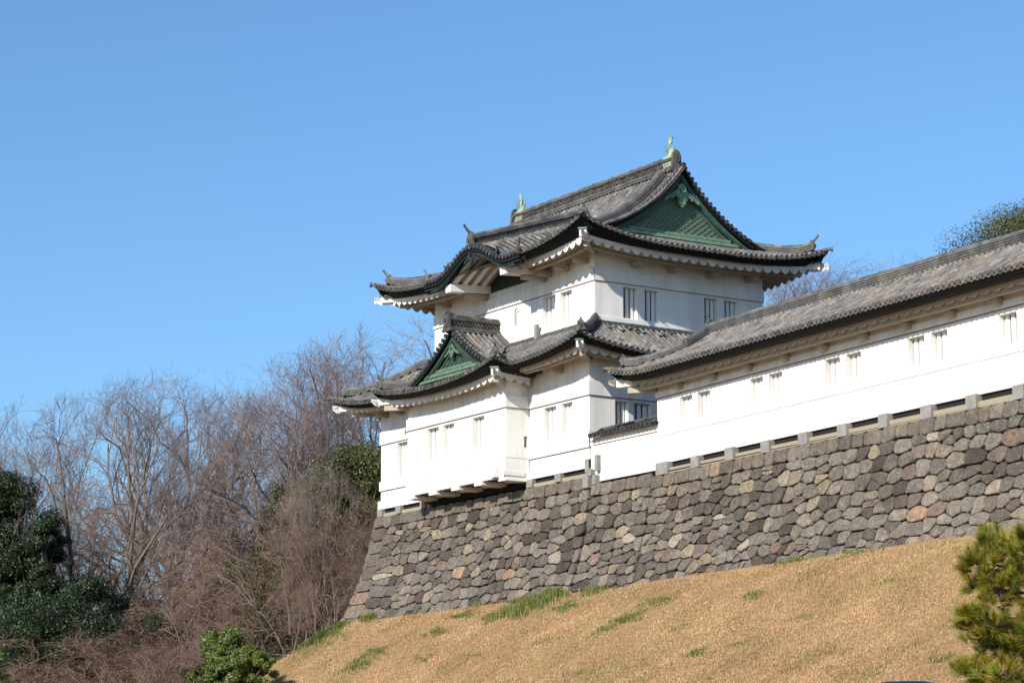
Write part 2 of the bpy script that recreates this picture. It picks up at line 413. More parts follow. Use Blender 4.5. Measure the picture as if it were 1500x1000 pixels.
def windows(parent, O, A, N, holes, depth=.30, nb=3):
    """near-black panel painting the shade inside each opening with plastered bars in front: one child per window"""
    O = np.array(O, float); A = np.array(A, float); N = np.array(N, float)
    for (a, b, c, d) in holes:
        m = MB(); ctr = O + A*(a+b)/2 - N*(depth+.28); ctr[2] = (c+d)/2
        m.obox(ctr, (A, N, (0, 0, 1)), ((b-a)/2-.003, .02, (d-c)/2-.003)); wo = m.build('window', M_DARK, parent)
        w_ = b-a; pitch = w_/nb
        for k in range(nb):
            m = MB(); ca = a + pitch*(k+.5); q = O+A*ca-N*(depth-.05); q[2] = (c+d)/2
            hw = min(.10, pitch*.335); n_ = 0.02
            prof = [(-hw, -.03), (-hw, .02), (-hw+n_, .05), (hw-n_, .05), (hw, .02), (hw, -.03)]
            P = np.array([[q+A*x+N*y+np.array((0, 0, zz)) for x, y in prof] for zz in (-(d-c)/2+.004, (d-c)/2-.004)])
            m.grid(P, closed=True); m.build('window_bar', M_BAR, wo)

def fcurve(c): return np.maximum(0, 1-np.asarray(c)/5.5)**2.6
def gcurve(s): return np.maximum(0, 1-np.asarray(s)/5.0)**1.5
# ------------------------------------------------------------------ watchtower
TW = empty('watchtower', (0, 0, 0), 0, 'white two-storey castle tower with grey tiled roofs on the corner of the stone wall', 'castle tower')
X0, X1, Y0, Y1 = -16.75, 0.0, 0.0, 10.6
U0, U1, V0, V1 = -13.75, -1.05, 1.0, 9.65
B0, B1, BY = -12.4, -4.4, -1.13
ex, ey, ez = np.eye(3)

def ring_box(mb, x0, x1, y0, y1, z0, z1, t):
    mb.box(x0-t, x1+t, y0-t, y1+t, z0, z1)
# lower storey
wf = [(-15.3, -14.38, 1.33, 2.84), (-3.29, -2.40, 1.33, 2.81), (-2.0, -1.22, 1.33, 2.81)]
wb = [(1.24, 1.88, 1.33, 2.80), (2.14, 3.0, 1.33, 2.80), (6.2, 6.9, 1.33, 2.8), (7.2, 7.9, 1.33, 2.8)]
m = MB()
wall_face(m, (0, 0, 0), ex, -ey, X0, X1, 0.0, 4.75, wf)
wall_face(m, (0, 0, 0), ey, ex, Y0, Y1, 0.0, 4.75, wb)
wall_face(m, (0, Y1, 0), ex, ey, X0, X1, 0.0, 4.75, [])
wall_face(m, (X0, 0, 0), ey, -ex, Y0, Y1, 0.0, 4.75, [])
for z0, z1, t in ((2.92, 3.50, .06), (.82, 1.24, .06), (-.02, .36, .10)):
    m.box(X0-t, B0, -t, .02, z0, z1); m.box(B1, X1+t, -t, .02, z0, z1)
    m.box(X1-.02, X1+t, .021, Y1+t, z0, z1); m.box(X0-t, X0+.02, .021, Y1+t, z0, z1)
m.build('lower_wall', M_PLASTER, TW)
m = MB()
for z in (2.90, .80):
    m = MB(); m.box(X0-.045, B0, -.045, .01, z, z+.0205); m.build('groove_line', M_LINE, TW)
    m = MB(); m.box(B1, X1+.045, -.045, .01, z, z+.0205); m.box(X1-.01, X1+.045, .011, Y1, z, z+.0205); m.build('groove_line', M_LINE, TW)
windows(TW, (0, 0, 0), ex, -ey, wf); windows(TW, (0, 0, 0), ey, ex, wb)
# near-black box painting the shade under the sill, beige coping, granite blocks
m = MB(); m.box(X0+.06, X1-.05, .02, Y1, -.3, 0.0); m.build('underfloor_painted_shade', M_DARK, TW)
m = MB(); m.box(X0+.02, B0+.1, -.07, .3, -.37, -.22); m.build('coping_mortar', M_WOOD, TW); m = MB(); m.box(B1-.1, X1+.0, -.07, .3, -.37, -.22); m.box(X1-.3, X1-.01, .301, Y1, -.37, -.22); m.build('coping_mortar', M_WOOD, TW)
blk = None
for x in (-16.55, -14.9, -12.75, -4.15, -2.05):
    m = MB(); m.box(x-.24, x+.2, -.17, .2, -.36, -.012+rng.normal(0, .008)); m.build('foundation_stone', M_BLOCK, TW)

# bay
BAY = MB()
hb = [(-10.75, -9.80, 1.33, 2.80), (-9.45, -8.52, 1.33, 2.80), (-7.05, -6.10, 1.33, 2.80)]
wall_face(BAY, (0, BY, 0), ex, -ey, B0, B1, 0.02, 4.2, hb)
wall_face(BAY, (B1, 0, 0), ey, ex, BY, 0, 0.02, 4.2, [(-.26, -.09, 1.31, 1.78)], .1)
wall_face(BAY, (B0, 0, 0), ey, -ex, BY, 0, 0.02, 4.2, [])
for z0, z1, t in ((2.92, 3.42, .06), (.05, .82, .06)):
    BAY.box(B0-t, B1+t, BY-t, BY+.02, z0, z1); BAY.box(B1-.02, B1+t, BY+.021, -.07, z0, z1); BAY.box(B0-t, B0+.02, BY+.021, -.07, z0, z1)
BAY.box(B1-.85, B1-.42, BY-.30, BY-.062, .06, .46)
BAY.box(B1-.02, B1+.10, BY-.2, -.3, .1, .28)
bay = BAY.build('projecting_bay', M_PLASTER, TW)
m = MB()
for z in (2.90, .82): m.box(B0-.045, B1+.045, BY-.045, BY+.01, z, z+.0205); m.box(B1-.01, B1+.045, BY+.011, -.05, z, z+.0205)
m.build('groove_line', M_LINE, TW)
windows(bay, (0, BY, 0), ex, -ey, hb)
m = MB(); m.box(B0+.01, B1-.01, BY+.03, -.01, .10, .14); m.build('bay_floor', M_WOOD, bay)
for k, x in enumerate(np.arange(B0+.05, B1-.3, 1.85)):
    m = MB(); m.box(x, x+.62, BY-.055, .2, -.10, .046); m.build('floor_beam', M_BAR, bay)

# upper storey
hu = [(-4.9, -3.99, 6.46, 7.78), (-3.58, -2.72, 6.46, 7.78)]
hs = [(2.40, 3.12, 6.46, 7.76), (3.48, 4.2, 6.46, 7.76), (6.54, 7.24, 6.46, 7.76), (7.6, 8.3, 6.46, 7.76)]
m = MB()
wall_face(m, (0, V0, 0), ex, -ey, U0, U1, 5.6, 9.5, hu); wall_face(m, (U1, 0, 0), ey, ex, V0, V1, 5.6, 9.5, hs)
wall_face(m, (0, V1, 0), ex, ey, U0, U1, 5.6, 9.5, []); wall_face(m, (U0, 0, 0), ey, -ex, V0, V1, 5.6, 9.5, [])
for z0, z1, t in ((7.885, 8.42, .05), (5.9, 6.40, .06)):
    m.box(U0-t, U1+t, V0-t, V0+.02, z0, z1); m.box(U1-.02, U1+t, V0+.021, V1+t, z0, z1); m.box(U0-t, U0+.02, V0+.021, V1+t, z0, z1)
m.build('upper_wall', M_PLASTER, TW)
m = MB(); z = 7.865
m.box(U0-.04, U1+.04, V0-.04, V0+.01, z, z+.0205); m.box(U1-.01, U1+.04, V0+.011, V1+.04, z, z+.0205); m.build('groove_line', M_LINE, TW)
windows(TW, (0, V0, 0), ex, -ey, hu); windows(TW, (U1, 0, 0), ey, ex, hs)

# ---- roof height fields
def prof_u(s): s = np.maximum(s, 0); return .34*s + 1.80*(s/6.33)**3.5
def zs_main_u(c, s): return 9.24 + prof_u(s) + .72*fcurve(c)*gcurve(s)
def prof_l(s): s = np.maximum(s, 0); return np.where(s < 2.9, .46*s + .055*s*s, .46*2.9+.055*2.9**2+.35*(s-2.9))
def zs_main_l(c, s): return 4.50 + prof_l(s) + .55*fcurve(c)*gcurve(s)
UX0, UX1, UY0, UY1 = -15.75, .95, -1.0, 11.65
LX0, LX1, LY0, LY1 = -18.4, 1.65, -1.65, 12.25
KX, KH, KY = -7.0, 2.9, -1.3
def bell(x, hw): x = np.clip(np.abs(x)/hw, 0, 1); return .5*(1+np.cos(pi*x))
def z_kara(X, Y): return 9.10 + .95*bell(np.asarray(X)-KX, KH) + .32*(np.asarray(Y)-KY) + .02*np.maximum(0, np.abs(np.asarray(X)-KX)-2.3)
def z_main_u_xy(X, Y):
    s = np.minimum(Y-UY0, UY1-Y); c = np.minimum(X-UX0, UX1-X); z = zs_main_u(c, s); return np.where(s < -.01, -99, z)
def z_main_l_xy(X, Y):
    s = np.minimum(Y-LY0, 99); c = np.minimum(X-LX0, LX1-X); return np.where(s < -.01, -99, zs_main_l(c, s))
BX0, BX1, BYF = -13.4, -3.4, -2.42; BC = -8.4
def prof_b(s): s = np.maximum(s, 0); return .28*s + 1.15*(s/5.0)**2.4
def z_bay_xy(X, Y):
    s = 5.0-np.abs(X-BC); c = np.maximum(Y-BYF, 0); return np.where((s < 0) | (Y < BYF), -99, 4.20 + prof_b(s) + .5*fcurve(c)*gcurve(s))

def cdist(L): return lambda a: np.minimum(a, L-a)
def mk(O, A, B, L, zf, smax): return Side(O, A, B, L, lambda a, s: zf(np.minimum(a, L-a), s), smax)

# upper roof
RU = MB(); GV = 1.70
Lf = UX1-UX0; Lb = UY1-UY0
sf = mk((UX0, UY0), ex[:2], ey[:2], Lf, zs_main_u, lambda a: 6.33 if min(a, Lf-a) > GV else min(a, Lf-a))
sb = mk((UX1, UY0), ey[:2], -ex[:2], Lb, zs_main_u, lambda a: min(a, Lb-a, 1.95))
sk = mk((UX1, UY1), -ex[:2], -ey[:2], Lf, zs_main_u, lambda a: 6.33 if min(a, Lf-a) > GV else min(a, Lf-a))
sl = mk((UX0, UY1), -ey[:2], ex[:2], Lb, zs_main_u, lambda a: min(a, Lb-a, 1.95))
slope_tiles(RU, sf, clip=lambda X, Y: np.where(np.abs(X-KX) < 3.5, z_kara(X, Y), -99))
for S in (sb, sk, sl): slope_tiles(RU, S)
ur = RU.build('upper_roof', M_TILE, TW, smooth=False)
# eaves of the upper roof
EB, EW, ES = MB(), MB(), MB()
zpu = lambda L: (lambda a: 8.75 + .40*fcurve(np.minimum(a, L-a)))
kl, kr = KX-2.35-UX0, KX+2.35-UX0
eave_trim(sf, (EB, EW, ES), zpu(Lf), 1.98, 0.0, kl); eave_trim(sf, (EB, EW, ES), zpu(Lf), 1.98, kr, Lf)
for S, L in ((sb, Lb), (sk, Lf), (sl, Lb)): eave_trim(S, (EB, EW, ES), zpu(L), 1.98, 0, L)

def purlin(S, parent, zp, a0, a1, s=1.2, br=(), over=1.98, w=.17, brw=.26):
    m = MB(); aa = np.linspace(a0, a1, max(2, int(a1-a0)*2)); P = []
    pts = S.P(aa, s); pts[:, 2] = zp(aa)+.12
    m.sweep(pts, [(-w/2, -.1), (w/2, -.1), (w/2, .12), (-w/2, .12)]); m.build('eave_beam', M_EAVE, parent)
    for a in br:
        m = MB(); p = S.P(a, s+.12); q = S.P(a, over+.05); z = float(zp(np.array(a)))-.07; p[2] = q[2] = z
        m.beam(p, q, brw, .19); p2 = S.P(a, s-.1); q2 = S.P(a, s+.1); p2[2] = q2[2] = z+.15; m.beam(p2, q2, brw+.03, .16)
        m.build('bracket_arm', M_EAVE, parent)
purlin(sf, TW, zpu(Lf), 1.2, kl+.0, br=(3.3,)); purlin(sf, TW, zpu(Lf), kr+.0, Lf-1.2, br=(kr+.35, kr+1.7, Lf-2.5))
purlin(sb, TW, zpu(Lb), 1.2, Lb-1.2, br=(3.9, 5.8, 7.8, 9.8)); purlin(sl, TW, zpu(Lb), 1.2, Lb-1.2)

def hip(mbR, mbX, corner, dirn, zf, zp, over, t0=.5, t1=1.6, parent=None, big=1.0, beam=True, hook=.5, nose=True):
    """hip ridge, its end tile, corner tile and the plastered corner beam"""
    dx, dy = dirn; D = np.array((dx, dy, 0.)); c = np.array((*corner, 0.))
    t = np.linspace(t0, t1, 9); z = zf(t, t) + .03 + .10*np.maximum(0, 1-(t-t0)/.9)**2
    P = c + t[:, None]*D; P[:, 2] = z
    ridge(mbR, P, w=.15*big, h=.27*big, n=3)
    oni(mbR, P[0]-D*.04+np.array((0, 0, .0)), -D, w=.40*big, h=.42*big, hook=True, hooks=hook)
    if nose:
        t = np.linspace(t0+.1, -.12, 6); P = c + t[:, None]*D; P[:, 2] = zf(np.maximum(t, 0), np.maximum(t, 0)) + .04 + .12*np.maximum(0, .3-t)
        roll(mbR, P, np.array((-dy, dx, 0.))/sqrt(2), r=.10); mbR.disc(P[-1]+D*.03, P[-1]-P[-2], .11, .07, 10, rtint(1)[0]*.9)
    if beam:
        m = MB(); z = zp+.16; p = c + D*.24; q = c + D*(over+.02); p[2] = z; q[2] = z+.1
        m.beam(p, q, .29, .29); m.build('corner_beam', M_PLASTER, parent)
        m = MB(); p = c+D*.19; q = c+D*.5; p[2] = z+.165; q[2] = z+.185
        m.beam(p, q, .36, .05); m.build('copper_cap', M_GREENL, parent)
        m = MB(); z -= .27; p = c+D*(over*.42); q = c+D*(over+.02); p[2] = q[2] = z; m.beam(p, q, .25, .22); m.build('bracket_arm', M_EAVE, parent)
RR = MB(); zc = float(zpu(Lf)(np.array(0.)))
for cx, cy, dx, dy in ((UX1, UY0, -1, 1), (UX1, UY1, -1, -1), (UX0, UY0, 1, 1), (UX0, UY1, 1, -1)):
    hip(RR, None, (cx, cy), (dx, dy), zs_main_u, zc, 1.98, .5, 2.2, TW, hook=.16 if dx < 0 and dy > 0 else .6)
# descending ridges beside the gables
YC = (UY0+UY1)/2
for xx, cs in ((UX1-2.6, 2.15), (UX0+2.6, 2.15)):
    for sg in (1, -1):
        s = np.linspace(2.25, 6.05, 14); P = np.stack([0*s+xx, (UY0+s) if sg > 0 else (UY1-s), zs_main_u(9, s)+.02], 1)
        ridge(RR, P, w=.17, h=.34, n=3); oni(RR, P[0]+np.array((0, -.04*sg, -.03)), (0, -sg, 0), .5, .5, hook=True, hooks=.35)
# main ridge
rz = zs_main_u(9, 6.33)-.14; r0, r1 = -13.7, -1.35
ridge(RR, [(r0, YC, rz), (r1, YC, rz)], w=.27, h=.20, n=2, cap=.1)
ridge(RR, [(r0, YC, rz+.50), (r1, YC, rz+.50)], w=.24, h=.12, n=2, cap=.13)
RD = MB(); RD.box(r0+.05, r1-.05, YC-.13, YC+.13, rz+.18, rz+.52); RD.build('ridge_core', M_BLACK, ur)
lattice(RR, (r0, YC, rz+.20), (r1, YC, rz+.20), 0, .30, .15, sp=.17)
for x, n_ in ((r1+.12, ex), (r0-.12, -ex)): oni(RR, (x, YC, rz+.0), n_, .62, .95, hook=False)
RR.build('roof_ridge', M_RIDGE, ur)

# gables of the upper roof
zv = lambda d: zs_main_u(9, 6.33-np.abs(d))
def gable(parent, G, R, N, zv, dmax, base_z, base_half, recess, verge_out, pen=1.0, ptop=.95, green=M_GREEN, panel=None):
    G = np.array(G, float); R = np.array(R, float); N = np.array(N, float)
    m = MB(); verge(m, G, R, N, zv, 0.03, dmax, out=verge_out); verge(m, G, -R, N, zv, 0.03, dmax, out=verge_out)
    m.disc(G+N*(verge_out-.02)+np.array((0, 0, float(zv(np.array([0.]))[0])+.04)), N, .11, .1, 10, rtint(1)[0]*.8)
    m.build('verge_tiles', M_TILED, parent)
    m = MB()
    for R_ in (R, -R):
        curve_board(m, G, R_, N, zv, -.0, dmax+.15, .02, .17, verge_out-.10, .16)
        curve_board(m, G, R_, N, zv, -.0, dmax+.15, .02, .06, verge_out-.45, .6)
    m.build('verge_board', M_BLACK, parent)
    m = MB()
    for R_ in (R, -R):
        curve_board(m, G, R_, N, zv, 0, dmax+.1, .17, lambda d: .46+.05*np.cos(d), verge_out-.22, .09)
        curve_board(m, G, R_, N, zv, 0, dmax+.1, .34, lambda d: .40+.05*np.cos(d), verge_out-.15, .05)
        curve_board(m, G, R_, N, zv, 0, dmax, .50, .64, verge_out-.34, .08)
    m.build('bargeboard', green, parent)
    # gable panel with diamond copper scales
    m = MB(); n = 60; d = np.linspace(-dmax, dmax, n); top = zv(d)-.3; bot = np.full(n, base_z)
    P = np.stack([G+R*x+N*(-recess) for x in d]); T = P.copy(); T[:, 2] = np.maximum(top, bot); Bm = P.copy(); Bm[:, 2] = bot-.3
    m.grid(np.array([Bm, T]))
    apex = float(zv(np.array([0.]))[0])
    k = .24
    for sg in (1, -1):
        for o_ in np.arange(-9, 9, k):
            # line z = base + o + sg*.75*d
            dd = np.linspace(-base_half, base_half, 80); zz = base_z+o_+sg*.72*dd; ok = (zz < zv(dd)-.55) & (zz > base_z+.05)
            for i0, i1 in runs(ok):
                if i1-i0 > 1:
                    p = G+R*dd[i0]+N*(-recess+.015); q = G+R*dd[i1]+N*(-recess+.015); p[2] = zz[i0]; q[2] = zz[i1]; m.beam(p, q, .035, .028, upv=N)
    m.build('gable_panel', M_GREENP if panel is None else panel, parent)
    m = MB()
    for z0, z1, o1, hw in ((base_z-.04, base_z+.10, .16, base_half), (base_z+.14, base_z+.24, .10, base_half-.35), (base_z-.22, base_z-.10, .20, base_half+.25)):
        c = G + N*(-recess+o1/2); m.obox((c[0], c[1], (z0+z1)/2), (R, N, ez), (hw, o1/2, (z1-z0)/2))
    m.build('gable_sill', M_GREENL if green is M_GREEN else M_GREENS, parent)
    m = MB(); c = G+N*(verge_out-.12); c[2] = apex-ptop; pendant(m, c, R, ez, N, pen); m.build('gable_pendant', M_GREENL if green is M_GREEN else M_GREENS, parent)
gable(ur, (-.75, YC, 0), ey, ex, zv, 3.55, 10.12, 3.0, .36, 0.0, 1.0, 1.15)
gable(ur, (UX0+1.7, YC, 0), ey, -ex, zv, 3.55, 10.12, 3.0, .36, 0.0, 1.0, 1.15)

# fish-shaped ridge ornaments
def fish(x, sg):
    m = MB(); c = np.array((x, YC, rz+.62)); 
    def q(a, b, l=0): return c + .60*np.array((a*sg, l, b))
    P = [q(-.42, .02), (q(-.28, .10)), q(-.10, .12), q(.04, .26), q(.08, .48), q(.04, .68), q(-.02, .84), q(.0, .98)]
    m.tube(P, [.04, .11, .14, .13, .10, .07, .045, .025], 10, caps=True)
    for s2 in (1, -1):
        plate(m, [(0, 0), (.22, .16), (.16, .22), (.26, .36), (.08, .30), (.0, .16)], q(-.02, .28, s2*.12), (0, s2, 0), ez, (sg, 0, 0), .03)
        plate(m, [(0, 0), (.10, .10), (.07, .16), (.12, .26), (.0, .22)], q(.04, .66, s2*.05), (0, s2, 0), ez, (sg, 0, 0), .025)
    plate(m, [(-.05, -.1), (.10, .05), (.02, .12), (.16, .24), (.07, .27), (.16, .42), (.03, .36), (.0, .56), (-.05, .30), (-.14, .34), (-.10, .12)], q(0, .88), (sg, 0, 0), ez, ey, .05)
    plate(m, [(.0, 0), (.16, .02), (.10, .14), (.2, .2), (.1, .3), (.14, .44), (.0, .40)], q(.12, .2), (sg, 0, 0), ez, ey, .03)
    plate(m, [(.0, 0), (-.18, .06), (-.12, .16), (-.2, .26), (-.02, .26)], q(-.12, .1), (sg, 0, 0), ez, ey, .03)
    plate(m, [(-.3, -.35), (.3, -.35), (.22, -.1), (.3, .05), (.05, .12), (-.3, .1), (-.4, -.1)], q(0, 0), (sg, 0, 0), ez, ey, .36)
    m.tube([q(0, 1.2), q(0, 1.75)], .012, 5)
    m.build('fish_ornament', M_BRONZE, TW, smooth=False)
fish(-1.62, 1); fish(-13.3, -1)

# curved gable (undulating) on the front eave
RK = MB()
KE = 3.5
sr = Side((KX+KE, KY+.05), ey[:2], -ex[:2], 6.3, lambda a, s: z_kara(KX+KE-s, KY+.05+a), lambda a: KE-.05)
slf = Side((KX-KE, KY+.05), ey[:2], ex[:2], 6.3, lambda a, s: z_kara(KX-KE+s, KY+.05+a), lambda a: KE-.05)
slope_tiles(RK, sr, clip=z_main_u_xy, discs=False, a0=.35); slope_tiles(RK, slf, clip=z_main_u_xy, discs=False, a0=.35)
kr_ = RK.build('curved_gable_roof', M_TILE, TW)
zk = lambda d: z_kara(KX+d, KY)
G = np.array((KX, KY, 0.))
m = MB(); verge(m, G, ex, -ey, zk, .05, KE+.2, out=.05, ln=.6); verge(m, G, -ex, -ey, zk, .05, KE+.2, out=.05, ln=.6); m.build('verge_tiles', M_TILED, kr_)
zkb = lambda d: 8.70 + 1.03*bell(d, 3.0)
m = MB()
for R_ in (ex, -ex):
    d = np.linspace(0, KE+.35, 50); t = zk(d)-.0; b = zkb(d)
    P = G + d[:, None]*R_
    def L_(z, y): q = P.copy(); q[:, 1] = y; q[:, 2] = z; return q
    m.grid(np.stack([L_(t, KY), L_(t-.18, KY), L_(t-.18, KY+.1), L_(b+.04, KY+.14), L_(b+.04, KY+.3), L_(t-.06, KY+.3)], 1), closed=False)
m.build('curved_bargeboard', M_BLACK, kr_)
m = MB()
for R_ in (ex, -ex):
    d = np.linspace(0, KE+.3, 50); t = zk(d); P = G + d[:, None]*R_
    q = P.copy(); q[:, 1] = KY+.06; q[:, 2] = t-.27; m.sweep(q, [(-.03, -.022), (.03, -.022), (.03, .022), (-.03, .022)])
    q = P.copy()[:44]; q[:, 1] = KY+.1; q[:, 2] = zkb(d[:44])+.07; m.sweep(q, [(-.03, -.04), (.03, -.04), (.03, .04), (-.03, .04)])
    for j in range(2): plate(m, [(0, 0), (.25, .2), (.38, .5), (.3, .75), (.1, .5), (-.05, .2)], G+R_*(2.25+.12*j)+np.array((0, .1, zkb(np.array([2.3]))[0]+.22-.1*j)), -R_, ez, -ey, .04)
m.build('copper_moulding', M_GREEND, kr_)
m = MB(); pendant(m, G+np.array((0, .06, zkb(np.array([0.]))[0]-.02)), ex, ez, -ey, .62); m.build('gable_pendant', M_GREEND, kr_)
m = MB()   # curved rafters under the arch
for y in np.arange(KY+.5, .95, .46):
    d = np.linspace(-2.15, 2.15, 30); q = np.stack([KX+d, 0*d+y, zkb(d)+.04], 1); m.sweep(q, [(-.10, -.06), (.10, -.06), (.10, .1), (-.10, .1)])
m.build('curved_rafter', M_PLASTER, kr_)
m = MB(); d = np.linspace(-2.3, 2.3, 40)
m.grid(np.array([np.stack([KX+d, 0*d+KY+.2, zkb(d)+.12], 1), np.stack([KX+d, 0*d+1.0, zkb(d)+.12], 1)]))
m.build('arch_ceiling', M_EAVE, kr_)
m = MB(); 
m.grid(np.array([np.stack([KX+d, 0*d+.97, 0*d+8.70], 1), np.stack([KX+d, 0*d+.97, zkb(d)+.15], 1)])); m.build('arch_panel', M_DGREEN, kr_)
m = MB()
for sg in (-1, 1):
    xx = KX+sg*2.2; m = MB(); m.beam((xx, -1.05, 8.72), (xx, 1.0, 8.86), .46, .32); m.build('arch_side_beam', M_PLASTER, kr_)
    m = MB(); m.beam((xx+sg*.1, -.15, 8.52), (xx+sg*.1, 1.0, 8.54), .3, .16); m.build('arch_side_beam', M_EAVE, kr_)
m = MB()
pz = lambda y: float(z_kara(KX, y))-.03
P = [(KX, y, pz(y)) for y in np.linspace(KY+.1, 4.3, 10)]; ridge(m, P, .22, .2, 2, cap=.1); P2 = [(x, y, z+.40) for x, y, z in P]; ridge(m, P2, .19, .1, 1, cap=.12)
lattice(m, (KX, KY+.2, pz(KY+.2)+.2), (KX, 4.2, pz(4.2)+.2), 0, .2, .12, sp=.17)
oni(m, (KX, KY+.02, pz(KY)+.0), -ey, .62, .72, hook=True, hooks=.75)
for sg in (-1, 1):   # small ridges at the feet of the curved gable
    q = [(KX+sg*x, KY+.1, z_kara(KX+sg*x, KY+.1)+.02) for x in (3.55, 3.2, 2.8, 2.4)]; ridge(m, q, .13, .16, 2)
    oni(m, np.array(q[0])+np.array((sg*.05, 0, .0)), (sg, -.3, 0), .36, .34, hook=True, hooks=.6)
m.build('roof_ridge', M_RIDGE, kr_)
m = MB(); m.beam((KX, KY+.2, pz(KY+.2)+.3), (KX, 4.2, pz(4.2)+.3), .2, .22); m.build('ridge_core', M_BLACK, kr_)

# lower roof
RL = MB(); Lf2 = LX1-LX0; Lb2 = LY1-LY0
qf = mk((LX0, LY0), ex[:2], ey[:2], Lf2, zs_main_l, lambda a: min(a, Lf2-a, 2.67) if a > 2.67 else a)
qb = mk((LX1, LY0), ey[:2], -ex[:2], Lb2, zs_main_l, lambda a: min(a, Lb2-a, 2.72))
qk = mk((LX1, LY1), -ex[:2], -ey[:2], Lf2, zs_main_l, lambda a: min(a, Lf2-a, 2.62))
ql = mk((LX0, LY1), -ey[:2], ex[:2], Lb2, zs_main_l, lambda a: min(a, Lb2-a, 4.67))
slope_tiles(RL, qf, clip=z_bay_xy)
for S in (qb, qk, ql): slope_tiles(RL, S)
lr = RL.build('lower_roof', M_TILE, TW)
zpl = lambda L: (lambda a: 4.20 + .28*fcurve(np.minimum(a, L-a)))
bl, brr = B0-.3-LX0, B1+.35-LX0
eave_trim(qf, (EB, EW, ES), zpl(Lf2), 1.63, 0.0, bl); eave_trim(qf, (EB, EW, ES), zpl(Lf2), 1.63, brr, Lf2)
for S, L in ((qb, Lb2), (qk, Lf2), (ql, Lb2)): eave_trim(S, (EB, EW, ES), zpl(L), 1.63, 0, L)
purlin(qf, TW, zpl(Lf2), brr+.3, Lf2-.7, br=(Lf2-3.6,), over=1.63, s=.95); purlin(qf, TW, zpl(Lf2), .7, bl-.9, br=(2.2, 3.6), over=1.63, s=.95)
purlin(qb, TW, zpl(Lb2), .7, Lb2-.7, br=(3.9, 6.5, 9), over=1.63, s=.95); purlin(ql, TW, zpl(Lb2), .7, Lb2-.7, over=1.63, s=.95)
m = MB(); zc = float(zpl(Lf2)(np.array(0.)))
for cx, cy, dx, dy, t1 in ((LX1, LY0, -1, 1, 2.45), (LX1, LY1, -1, -1, 2.4), (LX0, LY0, 1, 1, 4.2), (LX0, LY1, 1, -1, 4.2)):
    hip(m, None, (cx, cy), (dx, dy), zs_main_l, zc, 1.63, .45, t1+.2, TW, hook=.16 if dx < 0 and dy > 0 else .6)
# flashing courses where the lower roof meets the upper wall
for P in ([(U0, V0-.14, 6.10), (U1+.1, V0-.14, 6.10)], [(U1+.14, V0-.1, 6.12), (U1+.14, V1, 6.12)]):
    m.sweep(P, [(-.13, -.12), (.13, -.12), (.13, -.02), (.09, -.02), (.09, .05), (-.13, .05)], tint=(.4, .4, .4))
    roll(m, np.array([np.array(P[0])+(np.array(P[1])-np.array(P[0]))*t+np.array((0, 0, .03)) for t in np.linspace(0, 1, 30)]), (ey if P[0][1] == P[1][1] else ex), r=.08)
m.build('roof_ridge', M_RIDGE, lr)
# loose broken tiles lying near the flashing
m = MB()
for k in range(26):
    y = rng.uniform(1.2, 5.0); s = rng.uniform(2.0, 2.55); p = qb.P(y-LY0, s)+np.array((0, 0, .08)); a = rng.uniform(0, 3)
    m.obox(p, ((cos(a), sin(a), -.3), (-sin(a), cos(a), .1), (0, 0, 1)), (.13, .07, .02), rtint(1)[0]*rng.choice([1, 1.8, .7]))
m.build('loose_tiles', M_RIDGE, lr)

# bay roof
RB = MB(); Lbf = BX1-BX0
zs_b = lambda c, s: 4.20 + prof_b(s) + .5*fcurve(c)*gcurve(s)
GB = BYF+.97
tf = mk((BX0, BYF), ex[:2], ey[:2], Lbf, zs_b, lambda a: min(a, Lbf-a, 1.27))
tr = Side((BX1, BYF), ey[:2], -ex[:2], 3.2, lambda a, s: zs_b(a, s), lambda a: 4.97 if a > .97 else a)
tl = Side((BX0, BYF), ey[:2], ex[:2], 3.2, lambda a, s: zs_b(a, s), lambda a: 4.97 if a > .97 else a)
cm = lambda X, Y: np.where(Y > LY0, z_main_l_xy(X, Y), -99)
slope_tiles(RB, tf); slope_tiles(RB, tr, clip=cm); slope_tiles(RB, tl, clip=cm)
rb = RB.build('bay_roof', M_TILE, TW)
zpb = lambda a: 3.74 + .30*fcurve(np.minimum(a, Lbf-a))
zpb2 = lambda a: 3.74 + .30*fcurve(a)
eave_trim(tf, (EB, EW, ES), zpb, 1.27, 0, Lbf); eave_trim(tr, (EB, EW, ES), zpb2, 1.0, 0, 2.2, cf=lambda a: a); eave_trim(tl, (EB, EW, ES), zpb2, 1.0, 0, 2.2, cf=lambda a: a)
m = MB()
for cx, dx in ((BX1, -1), (BX0, 1)): hip(m, None, (cx, BYF), (dx, 1), zs_b, float(zpb(np.array(0.))), 1.05, .35, 1.35, TW, hook=.4)
zvb = lambda d: zs_b(9, 5.0-np.abs(d))
for sg in (-1, 1):
    s = np.linspace(1.35, 4.75, 12)
    P = np.stack([BC+sg*(5-s), 0*s+GB+.42, zs_b(9, s)+.0], 1)
    oni(m, P[0]+np.array((sg*.1, 0, -.02)), (sg, 0, 0), .34, .36, hook=True, hooks=.3)
    # ridge along the join with the tower wall
    s2 = np.linspace(2.9, 4.8, 6); P = np.stack([BC+sg*(5-s2), 0*s2+.86, zs_b(9, s2)+.03], 1); ridge(m, P, .16, .14, 2)
bz = float(zs_b(9, 5.0))-.06
ridge(m, [(BC, GB-.05, bz), (BC, 1.0, bz+.02)], .22, .18, 2, cap=.1); ridge(m, [(BC, GB-.05, bz+.48), (BC, 1.0, bz+.5)], .2, .12, 2, cap=.12)
lattice(m, (BC, GB, bz+.18), (BC, 1.0, bz+.2), 0, .28, .13, sp=.17)
oni(m, (BC, GB-.12, bz-.02), -ey, .60, .92, hook=False)
